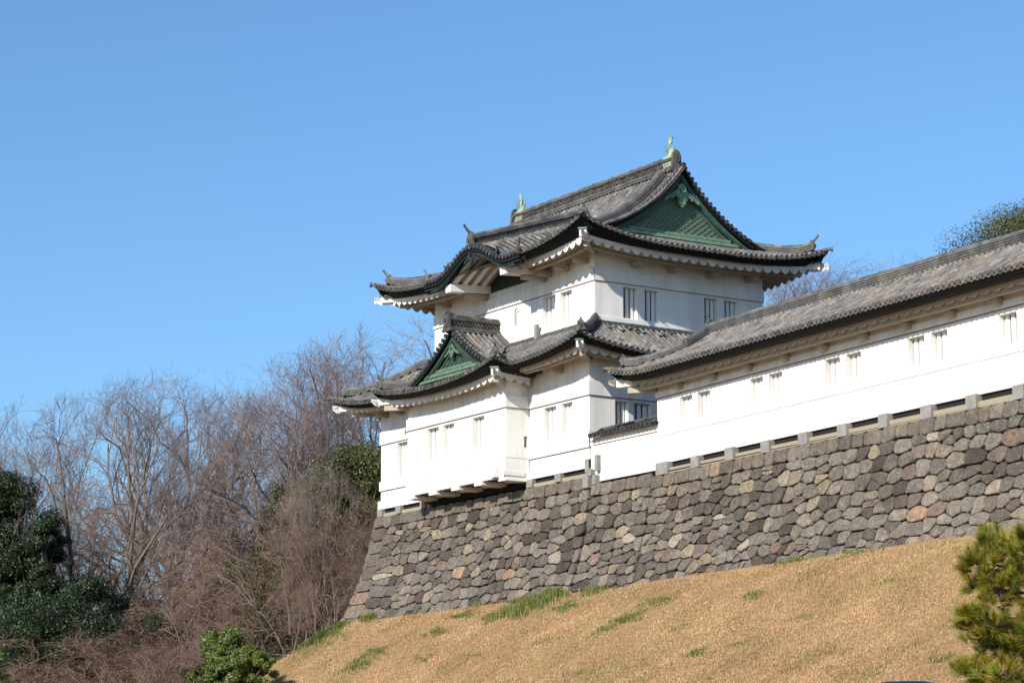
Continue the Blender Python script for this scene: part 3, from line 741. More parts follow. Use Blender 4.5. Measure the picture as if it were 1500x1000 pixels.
m.disc((BC+.0, GB+.1, bz+.62), -ey, .12, .3, 10); m.tube([(BC, GB+.2, bz+.72), (BC, GB-.25, bz+.8)], .1, 8, caps=True)
m.build('roof_ridge', M_RIDGE, rb)
m = MB(); m.box(BC-.1, BC+.1, GB, 1.0, bz+.15, bz+.5); m.build('ridge_core', M_BLACK, rb)
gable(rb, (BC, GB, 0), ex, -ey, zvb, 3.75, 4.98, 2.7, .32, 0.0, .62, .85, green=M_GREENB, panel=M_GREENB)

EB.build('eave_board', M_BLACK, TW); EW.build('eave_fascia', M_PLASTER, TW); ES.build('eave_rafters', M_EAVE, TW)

# small fittings: drain posts, wires, hook
m = MB(); m.box(-.12, .1, -.16, .0, -.18, .32); m.build('drain_outlet', M_BLOCK, TW)
m = MB(); m.box(.62, .80, -.2, -.02, -.22, .4); m.build('drain_outlet', M_BLOCK, TW)
m = MB()
for P in ([(U1+.06, V0-.07, 7.95), (U1+.05, V0-.08, 8.35), (U1-.1, V0-.1, 8.42)], [(0.08, -.08, .85), (.1, -.1, 1.5), (.35, -.12, 1.35), (.6, -.1, 1.1)], [(.08, -.1, 1.2), (.3, -.15, .95), (.5, -.12, 1.0)]):
    m.tube(P, .012, 4)
m.tube([(-6.9, .9, 6.95), (-6.9, .9, 7.55), (-6.8, .88, 7.62), (-6.65, .86, 7.6)], .022, 5)
m.build('lightning_wire', M_IRON, TW)
m = MB(); m.box(-5.15, -4.95, .72, .86, 6.05, 6.65); m.build('vent_post', M_BLOCK, TW)
# ------------------------------------------------------------------ corridor building on the wall
WP = np.array((4.67, -.05, 0.)); WA = radians(-3.0); WD = np.array((cos(WA), sin(WA), 0.)); WN = np.array((-sin(WA), cos(WA), 0.))
WL, WV = 46.0, 4.0
CB = empty('corridor_building', WP, WA, 'long white single-storey corridor building with a grey tiled roof running out of the right edge', 'building')
hw_ = []
for k in range(10):
    u = 1.57 + 4.567*k; hw_ += [(u, u+.84, .97, 1.94), (u+1.19, u+2.02, .97, 1.94)]
hw_ = [h for h in hw_ if h[1] < WL]
m = MB(); wall_face(m, (0, 0, 0), ex, -ey, 0, WL, -.43, 3.1, hw_); wall_face(m, (0, 0, 0), ey, -ex, 0, WV, -.43, 3.1, []); wall_face(m, (0, WV, 0), ex, ey, 0, WL, -.43, 3.1, []); wall_face(m, (WL, 0, 0), ey, ex, 0, WV, -.43, 3.1, [])
m.box(-.05, WL, -.05, .02, 2.115, 2.36); m.box(-.05, .02, .021, WV, 2.115, 2.36)
m.box(-.03, WL, -.03, .02, -.43, .615)
m.build('plaster_wall', M_PLASTER, CB)
m = MB(); m.box(-.04, WL, -.04, .01, 2.09, 2.112); m.box(-.02, WL, -.02, .01, .62, .6405); m.build('groove_line', M_LINE, CB)
m = MB(); m.box(.9, WL, -.026, .3, -.445, -.432); m.build('groove_line', M_LINE, CB)
windows(CB, (0, 0, 0), ex, -ey, hw_)
m = MB(); m.box(.1, WL, .05, .4, -.70, -.45); m.build('underfloor_painted_shade', M_DARK, CB)  # near-black box paints the shade below the corridor sill
m = MB(); m.box(.1, WL, -.10, .3, -.86, -.66); m.build('coping_mortar', M_WOOD, CB)
for k, u in enumerate([.55]+[2.80+2.255*j for j in range(19)]):
    m = MB(); hwd = .40 if k == 0 else .26+rng.normal(0, .015); m.box(u-hwd, u+hwd, -.21, .3, -.88, -.44+rng.normal(0, .012)); m.build('foundation_stone', M_BLOCK, CB)
# roof: eave v=-1.25, ridge v=2.0
WOV = 1.32; WR = 2.0+WOV
def prof_w(s): s = np.maximum(s, 0); return .40*s + .50*(s/WR)**2.3
def zs_w(c, s): return 2.90 + prof_w(s) + .36*np.maximum(0, 1-np.asarray(c)/3.2)**2.4*gcurve(s)
ua = -1.40
wfS = Side((ua, -WOV), ex[:2], ey[:2], WL-ua, lambda a, s: zs_w(a, s), lambda a: WR if a > 1.9 else a)
wlS = Side((ua, WV+WOV), -ey[:2], ex[:2], WV+2*WOV, lambda a, s: zs_w(np.minimum(a, WV+2*WOV-a), s), lambda a: min(a, WV+2*WOV-a, 2.2))
wkS = Side((WL, WV+WOV), -ex[:2], -ey[:2], WL-ua, lambda a, s: zs_w(WL-ua-a, s), lambda a: WR if (WL-ua-a) > 1.9 else (WL-ua-a))
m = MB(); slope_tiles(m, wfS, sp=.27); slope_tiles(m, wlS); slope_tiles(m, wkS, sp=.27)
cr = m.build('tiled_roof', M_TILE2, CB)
EB2, EW2, ES2 = MB(), MB(), MB()
zpw = lambda a: 2.50 + .20*np.maximum(0, 1-np.asarray(a)/3.2)**2.4
zpw2 = lambda a: 2.50 + .20*np.maximum(0, 1-np.minimum(a, WV+2*WOV-a)/3.2)**2.4
eave_trim(wfS, (EB2, EW2, ES2), zpw, WOV, 0, WL-ua, cf=lambda a: a, soff=.2, lob=.57, hb=.22, amp=.15); eave_trim(wlS, (EB2, EW2, ES2), zpw2, WOV, 0, WV+2*WOV, soff=.2, hb=.22, amp=.15)
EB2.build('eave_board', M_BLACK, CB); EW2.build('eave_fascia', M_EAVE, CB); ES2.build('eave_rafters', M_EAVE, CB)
purlin(wfS, CB, lambda a: 2.40+0*np.asarray(a), 1.0, WL-ua, s=.85, br=[u-ua for u in np.arange(1.72, WL, 2.28)], over=WOV, w=.15, brw=.30)
m = MB()
hip(m, None, (ua, -WOV), (1, 1), zs_w, 2.58, WOV, .45, 2.2, CB, big=.9, hook=0.2, beam=True)
s = np.linspace(2.2, WR-.1, 8); P = np.stack([0*s+ua+2.2, s-WOV, zs_w(9, s)+.03], 1); ridge(m, P, .18, .28, 3); oni(m, P[0]+np.array((0, -.05, -.05)), -ey, .5, .45, hook=False)
rw = float(zs_w(9, WR))-.08
P = [(x, 2.0, rw + .006*rng.normal()) for x in np.arange(ua+2.2, WL, .9)]
ridge(m, P, .26, .34, 4, cap=.13); oni(m, (ua+2.1, 2.0, rw-.05), -ex, .6, .62, hook=True, hooks=.5)
m.build('roof_ridge', M_RIDGE, cr)

# ------------------------------------------------------------------ link wall between tower and corridor
LK = empty('link_wall', (2.5, .2, -.6), 0, 'low white plaster wall with a small tiled top joining the tower and the corridor building', 'wall')
off = np.array((-2.5, -.2, .6))
def shift(m): 
    m.v = [v+off for v in m.v]; return m
m = MB(); m.box(.12, 4.70, -.02, .42, -.62, 1.14); m.box(.10, 4.70, -.05, .45, .86, 1.14); shift(m).build('plaster_wall', M_PLASTER, LK)
m = MB(); m.box(.30, 4.66, -.045, .0, .835, .857); shift(m).build('groove_line', M_LINE, LK)
m = MB()
lf = Side((.32, -.30), ex[:2], ey[:2], 4.36, lambda a, s: 1.16+.38*np.asarray(s)+0*np.asarray(a), lambda a: .5); lb = Side((4.68, .70), -ex[:2], -ey[:2], 4.36, lambda a, s: 1.16+.38*np.asarray(s)+0*np.asarray(a), lambda a: .5)
slope_tiles(m, lf, step=.17); slope_tiles(m, lb); ridge(m, [(.50, .2, 1.30), (4.68, .2, 1.34)], .15, .12, 3)
for k in range(60):
    x = rng.uniform(.5, 4.5); a = rng.uniform(-.3, .3); m.obox((x, rng.uniform(-.1, .35), 1.38+rng.uniform(-.04, .05)), ((cos(a), sin(a), rng.normal(0, .12)), (-sin(a), cos(a), 0), (0, 0, 1)), (.14, .07, .015), rtint(1)[0]*.9)
shift(m).build('tiled_top', M_TILED, LK)

# ------------------------------------------------------------------ stone wall
def soff(h): h = np.maximum(h, 0); return .10*h + .03*h*h
SA = 0.85  # plan path of the wall top: left side, tower front, corridor front
pl = [(-17.0, 9.0), (-17.0, -.12), (.30, -.12), (4.5, -.20)]
e_ = WP + WD*WL + WN*(-.16); pl.append((e_[0], e_[1]))
pl = np.array(pl); 
def plan(i, u, off):
    """point on plan segment i at distance u from its start, pushed out by off, mitred at the ends"""
    a, b = pl[i], pl[i+1]; d = (b-a); L = np.hypot(*d); d = d/L; n = np.array((d[1], -d[0])); 
    if True:
        def mit(j):
            if j <= 0 or j >= len(pl)-1: return n
            d0 = pl[j]-pl[j-1]; d0 /= np.hypot(*d0); d1 = pl[j+1]-pl[j]; d1 /= np.hypot(*d1)
            n0 = np.array((d0[1], -d0[0])); n1 = np.array((d1[1], -d1[0])); mm = n0+n1; return mm/(mm@n0)
        m0, m1 = mit(i), mit(i+1); t = u/L
        # near corners keep joints plumb by mitring only the last part
        base = a + d*u; k = 1.6
        w0 = max(0, 1-u/k) if i > 0 else 0; w1 = max(0, 1-(L-u)/k) if i < len(pl)-2 else 0
        v = n + (m0-n)*w0 + (m1-n)*w1
        return base + v*off
STW = MB(); BACK = MB()
ZBOT = -5.75
palette = [((.50, .49, .48), 30), ((.38, .375, .37), 28), ((.56, .53, .49), 18), ((.29, .275, .265), 22), ((.44, .39, .37), 12), ((.70, .63, .53), 7), ((.86, .83, .77), 1.6), ((.90, .66, .50), .9), ((.56, .44, .39), 3), ((.20, .18, .175), 9), ((.44, .445, .43), 10)]
pw = np.array([p[1] for p in palette]); pw = pw/pw.sum()
def stone(seg, poly, ztop, depth=.10, tint=None, rough=1.0):
    """poly: (k,2) in (u,z); bulged rounded stone"""
    poly = np.array(poly, float); k = len(poly); c = poly.mean(0)
    # subdivide + round
    q = []
    for i in range(k):
        a, b = poly[i], poly[(i+1) % k]; L = np.hypot(*(b-a))
        ks = 3 if L > .28 else 2 if L > .12 else 1
        for t in (np.arange(ks)+.5)/ks: q.append(a+(b-a)*t)
    q = np.array(q); q = q*.91 + .045*(np.roll(q, 1, 0)+np.roll(q, -1, 0)); n = len(q)
    q += rng.normal(0, .010*rough, q.shape)
    tl = rng.normal(0, 1, 2)*np.array((.06, .04))*rough; dep = depth*rng.uniform(.75, 1.35)
    lev = [(1.0, -.16), (1.0, -.035), (.955, dep*.55), (.86, dep*.92), (.5, dep*1.0)]
    V = []
    for sc, dz in lev:
        r = c + (q-c)*sc
        ex_ = (r-c)@tl + dz + (rng.normal(0, .010*rough, n) if dz > 0 else 0)
        V.append(np.c_[r, ex_])
    V = np.vstack(V); cen = np.array([[c[0], c[1], dep*1.0+rng.normal(0, .012)]]); V = np.vstack([V, cen])
    W = np.empty((len(V), 3))
    for i, (u, z, o_) in enumerate(V):
        p = plan(seg, u, soff(ztop-z)+o_); W[i] = (p[0], p[1], z)
    Fq = [(l*n+j, l*n+(j+1) % n, (l+1)*n+(j+1) % n, (l+1)*n+j) for l in range(len(lev)-1) for j in range(n)]
    STW.add(W, Fq, tint); STW.add(W[[*range((len(lev)-1)*n, len(lev)*n), len(W)-1]], [(j, (j+1) % n, n) for j in range(n)], tint)
def stint():
    c = np.array(palette[rng.choice(len(palette), p=pw)][0]); return np.clip(c*rng.uniform(.84, 1.18), .05, .98)
segs = [(0, -.36), (1, -.36), (2, -.72), (3, -.86)]
for seg, ztop in segs:
    a, b = pl[seg], pl[seg+1]; L = np.hypot(*(b-a))
    # cap course of squared stones
    us = [0.0]
    while us[-1] < L: us.append(us[-1]+rng.uniform(.55, 1.05))
    us[-1] = L
    if len(us) > 2 and us[-1]-us[-2] < .35: us.pop(-2)
    capb = [ztop-.52+rng.normal(0, .03) for _ in us]
    for i in range(len(us)-1):
        g = .011; j = 0 if i == 0 else rng.normal(0, .03)
        T = stint()*.5+np.array((.46, .44, .41))*.5
        if seg == 1 and i == len(us)-2: T = np.array((.9, .86, .76))
        stone(seg, [(us[i]+g, capb[i]+g), ((us[i]+us[i+1])/2, ztop-.52+rng.normal(0, .03)), (us[i+1]-g, capb[i+1]+g), (us[i+1]-g, ztop-g), (us[i]+g, ztop-g+rng.normal(0, .008))], ztop, depth=.05, tint=T, rough=.5)
    u_lo = 0.0; ztp = ztop-.52
    if seg == 1:     # large squared corner stones
        u_lo = 1.0; zc_ = ztp; k = 0
        while zc_ > ZBOT:
            h_ = rng.uniform(.50, .62); wd = 1.0
            stone(seg, [(.006, zc_-h_+.01), (wd-.012, zc_-h_+.01+rng.normal(0, .02)), (wd-.012+rng.normal(0, .02), zc_-.012), (.006, zc_-.012)], ztop, depth=.04, tint=stint()*.4+np.array((.42, .39, .36))*.6, rough=.45)
            zc_ -= h_; k += 1
    # body of the wall: tightly fitted irregular stones (cells of a jittered coursed point set)
    pts = []; z_ = ztp-.22; r = 0
    while z_ > ZBOT-.3:
        hr = rng.uniform(.40, .55); u = u_lo + rng.uniform(.1, .5)
        while u < L+.3:
            w_ = rng.choice([rng.uniform(.36, .56), rng.uniform(.56, .86), rng.uniform(.86, 1.25)], p=[.30, .46, .24])
            pts.append((u+w_/2, z_+rng.normal(0, .065)+.05*sin(u*.6+seg), w_)); 
            if w_ < .56 and rng.random() < .25: pts[-1] = (u+w_/2, z_+.13, w_); pts.append((u+w_/2+rng.normal(0, .05), z_-.15, w_))
            u += w_
        z_ -= hr; r += 1
    for k in range(int(L*1.3)): pts.append((rng.uniform(u_lo, L), rng.uniform(ZBOT, ztp-.2), .3))
    pts = np.array(pts); sx = .60       # squeeze u so that stones come out wider than tall
    Q = np.c_[pts[:, 0]*sx, pts[:, 1]]
    for i in range(len(Q)):
        c = Q[i]; d = Q-c; dist = np.hypot(d[:, 0], d[:, 1]); nb_ = np.argsort(dist)[1:18]
        poly = [np.array((u_lo*sx, ZBOT-.1)), np.array((L*sx, ZBOT-.1)), np.array((L*sx, ztp)), np.array((u_lo*sx, ztp))]
        for j in nb_:
            mid = (c+Q[j])/2; n_ = Q[j]-c; out = []
            for k in range(len(poly)):
                A_, B_ = poly[k], poly[(k+1) % len(poly)]; da, db = (A_-mid)@n_, (B_-mid)@n_
                if da <= 0: out.append(A_)
                if da*db < 0: out.append(A_+(B_-A_)*da/(da-db))
            poly = out
            if len(poly) < 3: break
        if len(poly) < 3: continue
        P_ = np.array(poly); P_[:, 0] /= sx; cc = P_.mean(0)
        if np.ptp(P_[:, 0]) > 2.2 or np.ptp(P_[:, 1]) > 1.2: continue
        # drop tiny edges, shrink for the joint
        keep = [k for k in range(len(P_)) if np.hypot(*(P_[k]-P_[k-1])) > .05]
        if len(keep) < 3: continue
        P_ = P_[keep]; v = P_-cc; ln = np.hypot(v[:, 0], v[:, 1])[:, None]; P_ = P_ - v/ln*.016
        stone(seg, P_, ztop, depth=.055, tint=stint())
    # dark joint sheet behind
    nu = int(L/.5)+2; zz = np.linspace(ztop+.0, ZBOT-.2, 14); P = np.empty((14, nu, 3))
    for i, z in enumerate(zz):
        for j, u in enumerate(np.linspace(0, L, nu)):
            p = plan(seg, u, soff(ztop-z)-.15); P[i, j] = (p[0], p[1], z)
    BACK.grid(P)
# solid fill behind the joints
zz = np.linspace(-.5, ZBOT-.2, 10)
BACK.grid(np.array([[(*(pl[1]+np.array((.4, .4))-np.array((soff(-.36-z), soff(-.36-z)))), z), (.3, -.12-soff(-.36-z)+.42, z), (4.5, -.2-soff(-.86-z)+.42, z), (pl[4][0], pl[4][1]-soff(-.86-z)+.42, z)] for z in zz]))
# earth top of the wall
BACK.add([(pl[0][0]+.1, 9, -.42), (pl[0][0]+.1, .0, -.42), (.3, .0, -.42), (.3, 9, -.42)], [(0, 1, 2, 3)])
q0 = pl[2]+np.array((-.0, .14)); q1 = pl[4]+np.array((0, .14))
BACK.add([(.3, .0, -.76), (q1[0], q1[1], -.90), (q1[0]+.6, q1[1]+9, -.90), (.3, 9, -.76)], [(0, 1, 2, 3)])
SW = empty('stone_wall', (0, -1.2, -5.1), 0, 'tall battered rampart of irregular grey and brown boulders carrying the white buildings', 'stone wall')
for mb in (STW, BACK): mb.v = [v-np.array((0, -1.2, -5.1)) for v in mb.v]
STW.build('boulder_facing', M_STONE, SW, smooth=False); BACK.build('joint_backing', M_SOILW, SW)
m = MB(); m.box(-.02, .34, -.34, .2, -.85, -.37); m.box(.05, .42, -.24, .2, -.37, -.12); m.box(.5, .72, -.24, .1, -.75, -.38)
m.v = [v-np.array((0, -1.2, -5.1)) for v in m.v]; m.build('step_stone', M_BLOCK, SW)

# ------------------------------------------------------------------ ground: grass bank and flat land
FZ = -5.1
foot = [np.array(plan(1, 0, soff(-.36-FZ))), np.array(plan(3, 40, soff(-.86-FZ)))]
FX, FY = foot[0]
def wall_dist(X, Y):
    """distance outside the foot of the wall (front and left side), rounded at the corner"""
    # front line: from corner along +X then along corridor direction
    yf = np.where(X < 4.5, FY + 0*X, FY-.08 + (X-4.5)*tan(WA))
    dy = yf-Y; dx = FX-X
    return np.where((dx > 0) & (dy > 0), np.hypot(dx*1.0, dy), np.maximum(dx, dy))
def hnoise(X, Y): return .10*np.sin(X*.35+1)*np.sin(Y*.5) + .05*np.sin(X*1.3+Y*.7) + .03*np.sin(X*2.9-Y*2.1)
def terrain(X, Y):
    X = np.asarray(X, float); Y = np.asarray(Y, float)
    d = np.maximum(wall_dist(X, Y), -1.0)
    left = np.clip((FX-X)/6, 0, 1)
    sl = .60
    z = FZ+.0 - sl*d*(1-.0*left) - .10*left*d
    z = z + hnoise(X, Y)*np.clip(d*.6, 0, 1)
    z = np.maximum(z, -15.0 + .3*hnoise(X*.3, Y*.3))
    # land beyond, on the far left, rises to a wooded bank
    far = np.clip((Y-8+(-X-40)*.35)/60, 0, 1)*np.clip((-X-24)/20, 0, 1)
    return z + far*12.0
def axis(lo, hi, a, b, fine, coarse): return np.r_[np.arange(lo, a, coarse), np.arange(a, b, fine), np.arange(b, hi, coarse)]
gx = np.r_[[-900, -600, -400, -300], np.arange(-220, -45, 5), np.arange(-45, 45, .5), np.arange(45, 140, 5), [180, 300, 500, 900]]
gy = np.r_[[-900, -500, -300, -200], np.arange(-140, -25, 5), np.arange(-25, 12, .5), np.arange(12, 200, 5), [250, 350, 500, 900, 1500]]
X_, Y_ = np.meshgrid(gx, gy); Z_ = terrain(X_, Y_)
m = MB(); m.grid(np.stack([X_, Y_, Z_], -1).transpose(1, 0, 2)); g = m.build('ground', M_GROUND, None, smooth=True); tag(g, 'dry tan grass bank below the stone wall and the land around it', kind='structure')
# ------------------------------------------------------------------ grass
def blades(n_pts, P, nblade, hgt, wid, cols, spread=.06, lean=.5):
    """P (n,3) clump bases -> one triangle per blade"""
    n = len(P); N = n*nblade
    B = np.repeat(P, nblade, 0) + np.c_[rng.normal(0, spread, (N, 2)), np.zeros(N)]
    az = rng.uniform(0, 2*pi, N); h = hgt*rng.uniform(.5, 1.3, N); ln = rng.uniform(0, lean, N)
    T = B + np.c_[np.cos(az)*ln*h, np.sin(az)*ln*h, h]
    pa = rng.uniform(0, 2*pi, N); w_ = wid*rng.uniform(.6, 1.4, N); D = np.c_[np.cos(pa)*w_, np.sin(pa)*w_, 0*w_]
    V = np.stack([B-D/2-np.array((0, 0, .03)), B+D/2-np.array((0, 0, .03)), T], 1).reshape(-1, 3)
    c = np.asarray(cols, float)[rng.integers(0, len(cols), N)]*rng.uniform(.86, 1.14, (N, 1))
    return V, np.arange(3*N).reshape(-1, 3), np.repeat(c, 3, 0)
M_BLADE = mat('grass_blade', (1, 1, 1), .9, tintmix=1, spec=.1)
# tint = base colour / 2
dry = 1.16*np.array([(.36, .23, .125), (.42, .28, .16), (.31, .195, .10), (.37, .215, .125), (.29, .21, .10), (.45, .32, .20), (.32, .215, .11), (.25, .16, .085)])/2
def on_bank(n, u0, u1, d0, d1):
    u = rng.uniform(u0, u1, n); d = d0+(d1-d0)*rng.uniform(0, 1, n)**1.15
    X = u; Yf = np.where(X < 4.5, FY, FY-.08+(X-4.5)*tan(WA)); Y = Yf-d
    return np.stack([X, Y, terrain(X, Y)], 1)
P = np.vstack([on_bank(110000, FX-4, 30, .02, 8.5), on_bank(40000, 6, 34, 6, 13)])
nz = np.sin(P[:, 0]*1.1+P[:, 1]*.7)*np.sin(P[:, 0]*.37-P[:, 1]*1.3)
m = MB(); V, Fq, T = blades(0, P, 6, .042, .017, dry, .11, 2.0)
lf_ = 1 + .10*np.sin(V[:, 0]*4.1+2*np.sin(V[:, 1]*3.3))*np.sin(V[:, 1]*5.2+1.5*np.sin(V[:, 0]*2.7)) + .13*np.sin(V[:, 0]*.45+V[:, 1]*.9) *np.sin(V[:, 0]*.23-V[:, 1]*.6+1) + .08*np.sin(V[:, 0]*1.7+2*np.sin(V[:, 1]*1.1)); gr_ = .055*np.clip(np.sin(V[:, 0]*.31+V[:, 1]*.5+2)+np.sin(V[:, 0]*.8-V[:, 1]*.4), 0, 2)
m.add(V, Fq, T*lf_[:, None]*np.stack([1-gr_*1.2, 1-gr_*.25, 1-gr_*1.3], 1))
Pg = P[(nz > .45) & (rng.random(len(P)) < .35)]; V, Fq, T = blades(0, Pg, 4, .055, .02, np.array([(.13, .15, .035), (.17, .17, .05), (.10, .13, .03)])/2, .06, .6); m.add(V, Fq, T)
tag(m.build('dry_grass', M_BLADE), 'short dry tan winter grass covering the bank', 'grass', kind='stuff')
# green weeds
def bank_point(px, py):
    r = ray(px, py); t = 60.
    for _ in range(4000):
        p = CAM+r*t
        if p[2] < terrain(p[0], p[1]): break
        t += .03
    return p
m = MB(); gcol = np.array([(.07, .11, .02), (.12, .15, .035), (.05, .085, .025), (.18, .18, .06), (.30, .24, .11)])/2
for px, py, rx, ry, h, n in ((455, 945, 1.3, .5, .22, 900), (480, 932, 1.0, .5, .26, 1200), (500, 918, .5, .3, .2, 300), (540, 908, .35, .2, .30, 260), (525, 975, 1.0, .6, .12, 700), (550, 955, .8, .5, .12, 500), (680, 902, 1.1, .4, .12, 600), (640, 925, .8, .5, .10, 350),
                             (752, 898, .9, .4, .22, 1000), (782, 885, 1.1, .45, .30, 1800), (808, 875, .7, .3, .32, 1100), (722, 905, .6, .3, .16, 350), (830, 890, 1.0, .4, .12, 450), (870, 868, .8, .15, .22, 260), (920, 908, .6, .3, .14, 500), (890, 920, .7, .4, .10, 260), (960, 880, 1.2, .4, .09, 350), (1020, 958, .35, .2, .14, 110), (1105, 873, .18, .15, .12, 90), (1250, 812, 1.4, .1, .1, 120), (1160, 823, 1.2, .1, .12, 110), (705, 885, .6, .1, .2, 160), (1375, 965, .25, .15, .1, 60), (1105, 873, .12, .1, .14, 60), (1300, 850, .3, .2, .07, 60), (1180, 905, .5, .3, .06, 70), (800, 940, .6, .3, .07, 90), (990, 920, .5, .3, .07, 80), (620, 965, .6, .4, .08, 110), (1090, 940, .4, .3, .06, 60), (860, 985, .5, .3, .07, 70), (700, 960, .6, .3, .07, 90), (1230, 955, .4, .3, .06, 60)):
    c = bank_point(px, py); a = rng.uniform(0, 2*pi, n); r = np.abs(rng.normal(0, .55, n))*rng.uniform(.5, 1.3, n)
    X = c[0]+np.cos(a)*r*rx*1.1+.35*np.sin(a*3+px); Y = c[1]+np.sin(a)*r*(ry*.6+.12)+.12*np.cos(a*2+py); Pp = np.stack([X, Y, terrain(X, Y)], 1)
    V, Fq, T = blades(0, Pp, 5, h, .03, gcol, .05, .45); m.add(V, Fq, T)
tag(m.build('green_weeds', M_BLADE), 'patches of fresh green weeds on the dry bank and at the foot of the stone wall', 'weeds', kind='stuff')

# ------------------------------------------------------------------ trees
M_BARK = mat('bark', (.16, .13, .105), .95, noise=[(2, (.24, .21, .18), .6), (9, (.06, .05, .04), .5)], bump=(12, .03), spec=.15)
M_TWIGP = mat('purple_grey_twigs', (.175, .13, .125), .95, noise=[(.3, (.23, .185, .165), .6)], spec=.1)
M_TWIGR = mat('reddish_brown_twigs', (.185, .115, .092), .95, noise=[(.3, (.20, .145, .115), .7)], spec=.1)
M_LEAFD = mat('dark_evergreen_leaf', (.016, .028, .010), .5, tintmix=1, spec=.35)
M_LEAFO = mat('olive_evergreen_leaf', (.05, .056, .017), .5, tintmix=1, spec=.4)
M_LEAFY = mat('yellow_green_leaf', (.075, .105, .018), .45, tintmix=1, spec=.5)

def nrm(v): return v/np.linalg.norm(v)
def bare_tree(rs, H, spread=1.0, nmain=8, trunk_r=.4, fork=.35, upb=.25, wide=.36, dens=1.0, droop=0.0, czf=.60):
    """tapered polylines of a leafless tree whose twigs fill a broad domed crown"""
    r_ = np.random.default_rng(rs); limbs = []; twigs = []
    R = wide*H; cz = H*czf; c0 = np.array((0, 0, cz)); rad3 = np.array((R, R, H*(1-czf)))
    def dome(): 
        d = r_.normal(0, 1, 3); d[2] = abs(d[2])*.9-.35; d = nrm(d); return d
    def line(p, q, r, r1, n, wob, lift=0.0, lev=1, d0=None):
        t = np.linspace(0, 1, n+1)[:, None]; L = np.linalg.norm(q-p)
        if d0 is None: base = p+(q-p)*t
        else: m_ = p+d0*L*.5; base = (1-t)**2*p+2*t*(1-t)*m_+t**2*q
        w_ = np.cumsum(r_.normal(0, wob*L/n, (n+1, 3)), 0); w_[0] = 0; w_ -= w_[-1]*t*.6
        pts = base+w_; (limbs if lev <= 2 else twigs).append((pts, np.linspace(r, r1, n+1))); return pts
    n_ = [0, nmain, 6, 6, 6, 5]
    step = [0, 0, .27, .15, .075, .036]
    def kids(pts, r, lev):
        if lev > 5: return
        k = max(2, int(round(n_[lev]*dens))); n = len(pts)-1
        for i in range(k):
            t = .22+.78*(i+r_.uniform(.3, 1))/k; t = min(t, .999); j = min(n-1, int(t*n)); f = t*n-j; q = pts[j]*(1-f)+pts[j+1]*f
            base = nrm(pts[j+1]-pts[j]); out = nrm((q-c0)/rad3+1e-3)
            side = nrm(np.cross(base, r_.normal(0, 1, 3))); ang = r_.uniform(.45, 1.15)*spread
            d = nrm(base*cos(ang)+side*sin(ang)+out*(.35, .35, .3, .18, .05, 0)[lev]+np.array((0, 0, upb*(1, 1, .8, .6, .5, .4)[lev])))
            L = step[lev]*H*r_.uniform(.55, 1.2)
            e = q+d*L; g = np.linalg.norm((e-c0)/rad3)
            if g > 1.04: e = q+d*L*max(.25, 1-(g-1.04)*2.2)
            rr = max(.0065, r*(1-.45*t)*(.55, .55, .5, .5, .55, .6)[min(5, lev)])
            ps = line(q, e, rr, rr*.45, 5 if lev < 4 else 4 if lev < 5 else 3, (.2, .2, .24, .24, .2, .14)[lev], lev=lev, d0=nrm(base+d))
            kids(ps, rr, lev+1)
    lean = np.array((r_.normal(0, .03)*H, r_.normal(0, .03)*H, fork*H))
    tr = line(np.zeros(3)-np.array((0, 0, .5)), lean, trunk_r, trunk_r*.72, 5, .05, lev=0)
    for i in range(nmain):
        a = i*2.4+r_.uniform(-.4, .4); zz = r_.uniform(.15, .98); rr = sqrt(max(0, 1-(zz*1.0)**2))*.82+.06
        e = c0+rad3*np.array((cos(a)*rr, sin(a)*rr, zz*.80-.0))
        t = r_.uniform(.55, 1.0) if i % 3 else 1.0; q = tr[0]*(1-t)+tr[-1]*t
        r0 = trunk_r*r_.uniform(.42, .68); pts = line(q, e, r0, r0*.22, 9, .17, lev=1, d0=nrm(np.array((cos(a)*.35, sin(a)*.35, 1.))))
        kids(pts, r0*.8, 2)
    z = np.sort(np.concatenate([q_[:, 2] for q_, _ in twigs])); s = H/z[int(len(z)*.985)]
    return [(q_*s, rd) for q_, rd in limbs], [(q_*s, rd) for q_, rd in twigs]
def tubes(mb, polys, k):
    by = {}
    for p, r in polys: by.setdefault(len(p), []).append((p, r))
    th = np.arange(k)*2*pi/k
    for n, L in by.items():
        Pp = np.array([p for p, _ in L]); R = np.array([r for _, r in L]); m_ = len(L)
        d = np.gradient(Pp, axis=1); d /= np.linalg.norm(d, axis=2)[..., None]+1e-9
        ref = np.where(np.abs(d[..., 2:3]) > .9, np.array((1., 0, 0)), np.array((0, 0, 1.)))
        a = np.cross(d, ref); a /= np.linalg.norm(a, axis=2)[..., None]+1e-9; b = np.cross(a, d)
        V = Pp[:, :, None, :] + R[:, :, None, None]*(np.cos(th)[None, None, :, None]*a[:, :, None, :] + np.sin(th)[None, None, :, None]*b[:, :, None, :])
        i = np.arange(m_)[:, None, None]; j = np.arange(n-1)[None, :, None]; q = np.arange(k)[None, None, :]
        base = i*n*k + j*k
        Fq = np.stack([base+q, base+(q+1) % k, base+k+(q+1) % k, base+k+q], -1).reshape(-1, 4)
        mb.add(V.reshape(-1, 3), Fq)
def make_bare(name, seed, H, twigmat, loc, label, group, **kw):
    limbs, twigs = bare_tree(seed, H, **kw)
    e = empty(name, loc, 0, label, 'tree', group)
    m = MB(); tubes(m, limbs[:1], 9); tubes(m, limbs[1:], 5); m.build('trunk', M_BARK, e, smooth=True)
    m = MB(); tubes(m, twigs, 3); m.build('crown', twigmat, e)
    e['_n'] = len(twigs); del e['_n']
    return e
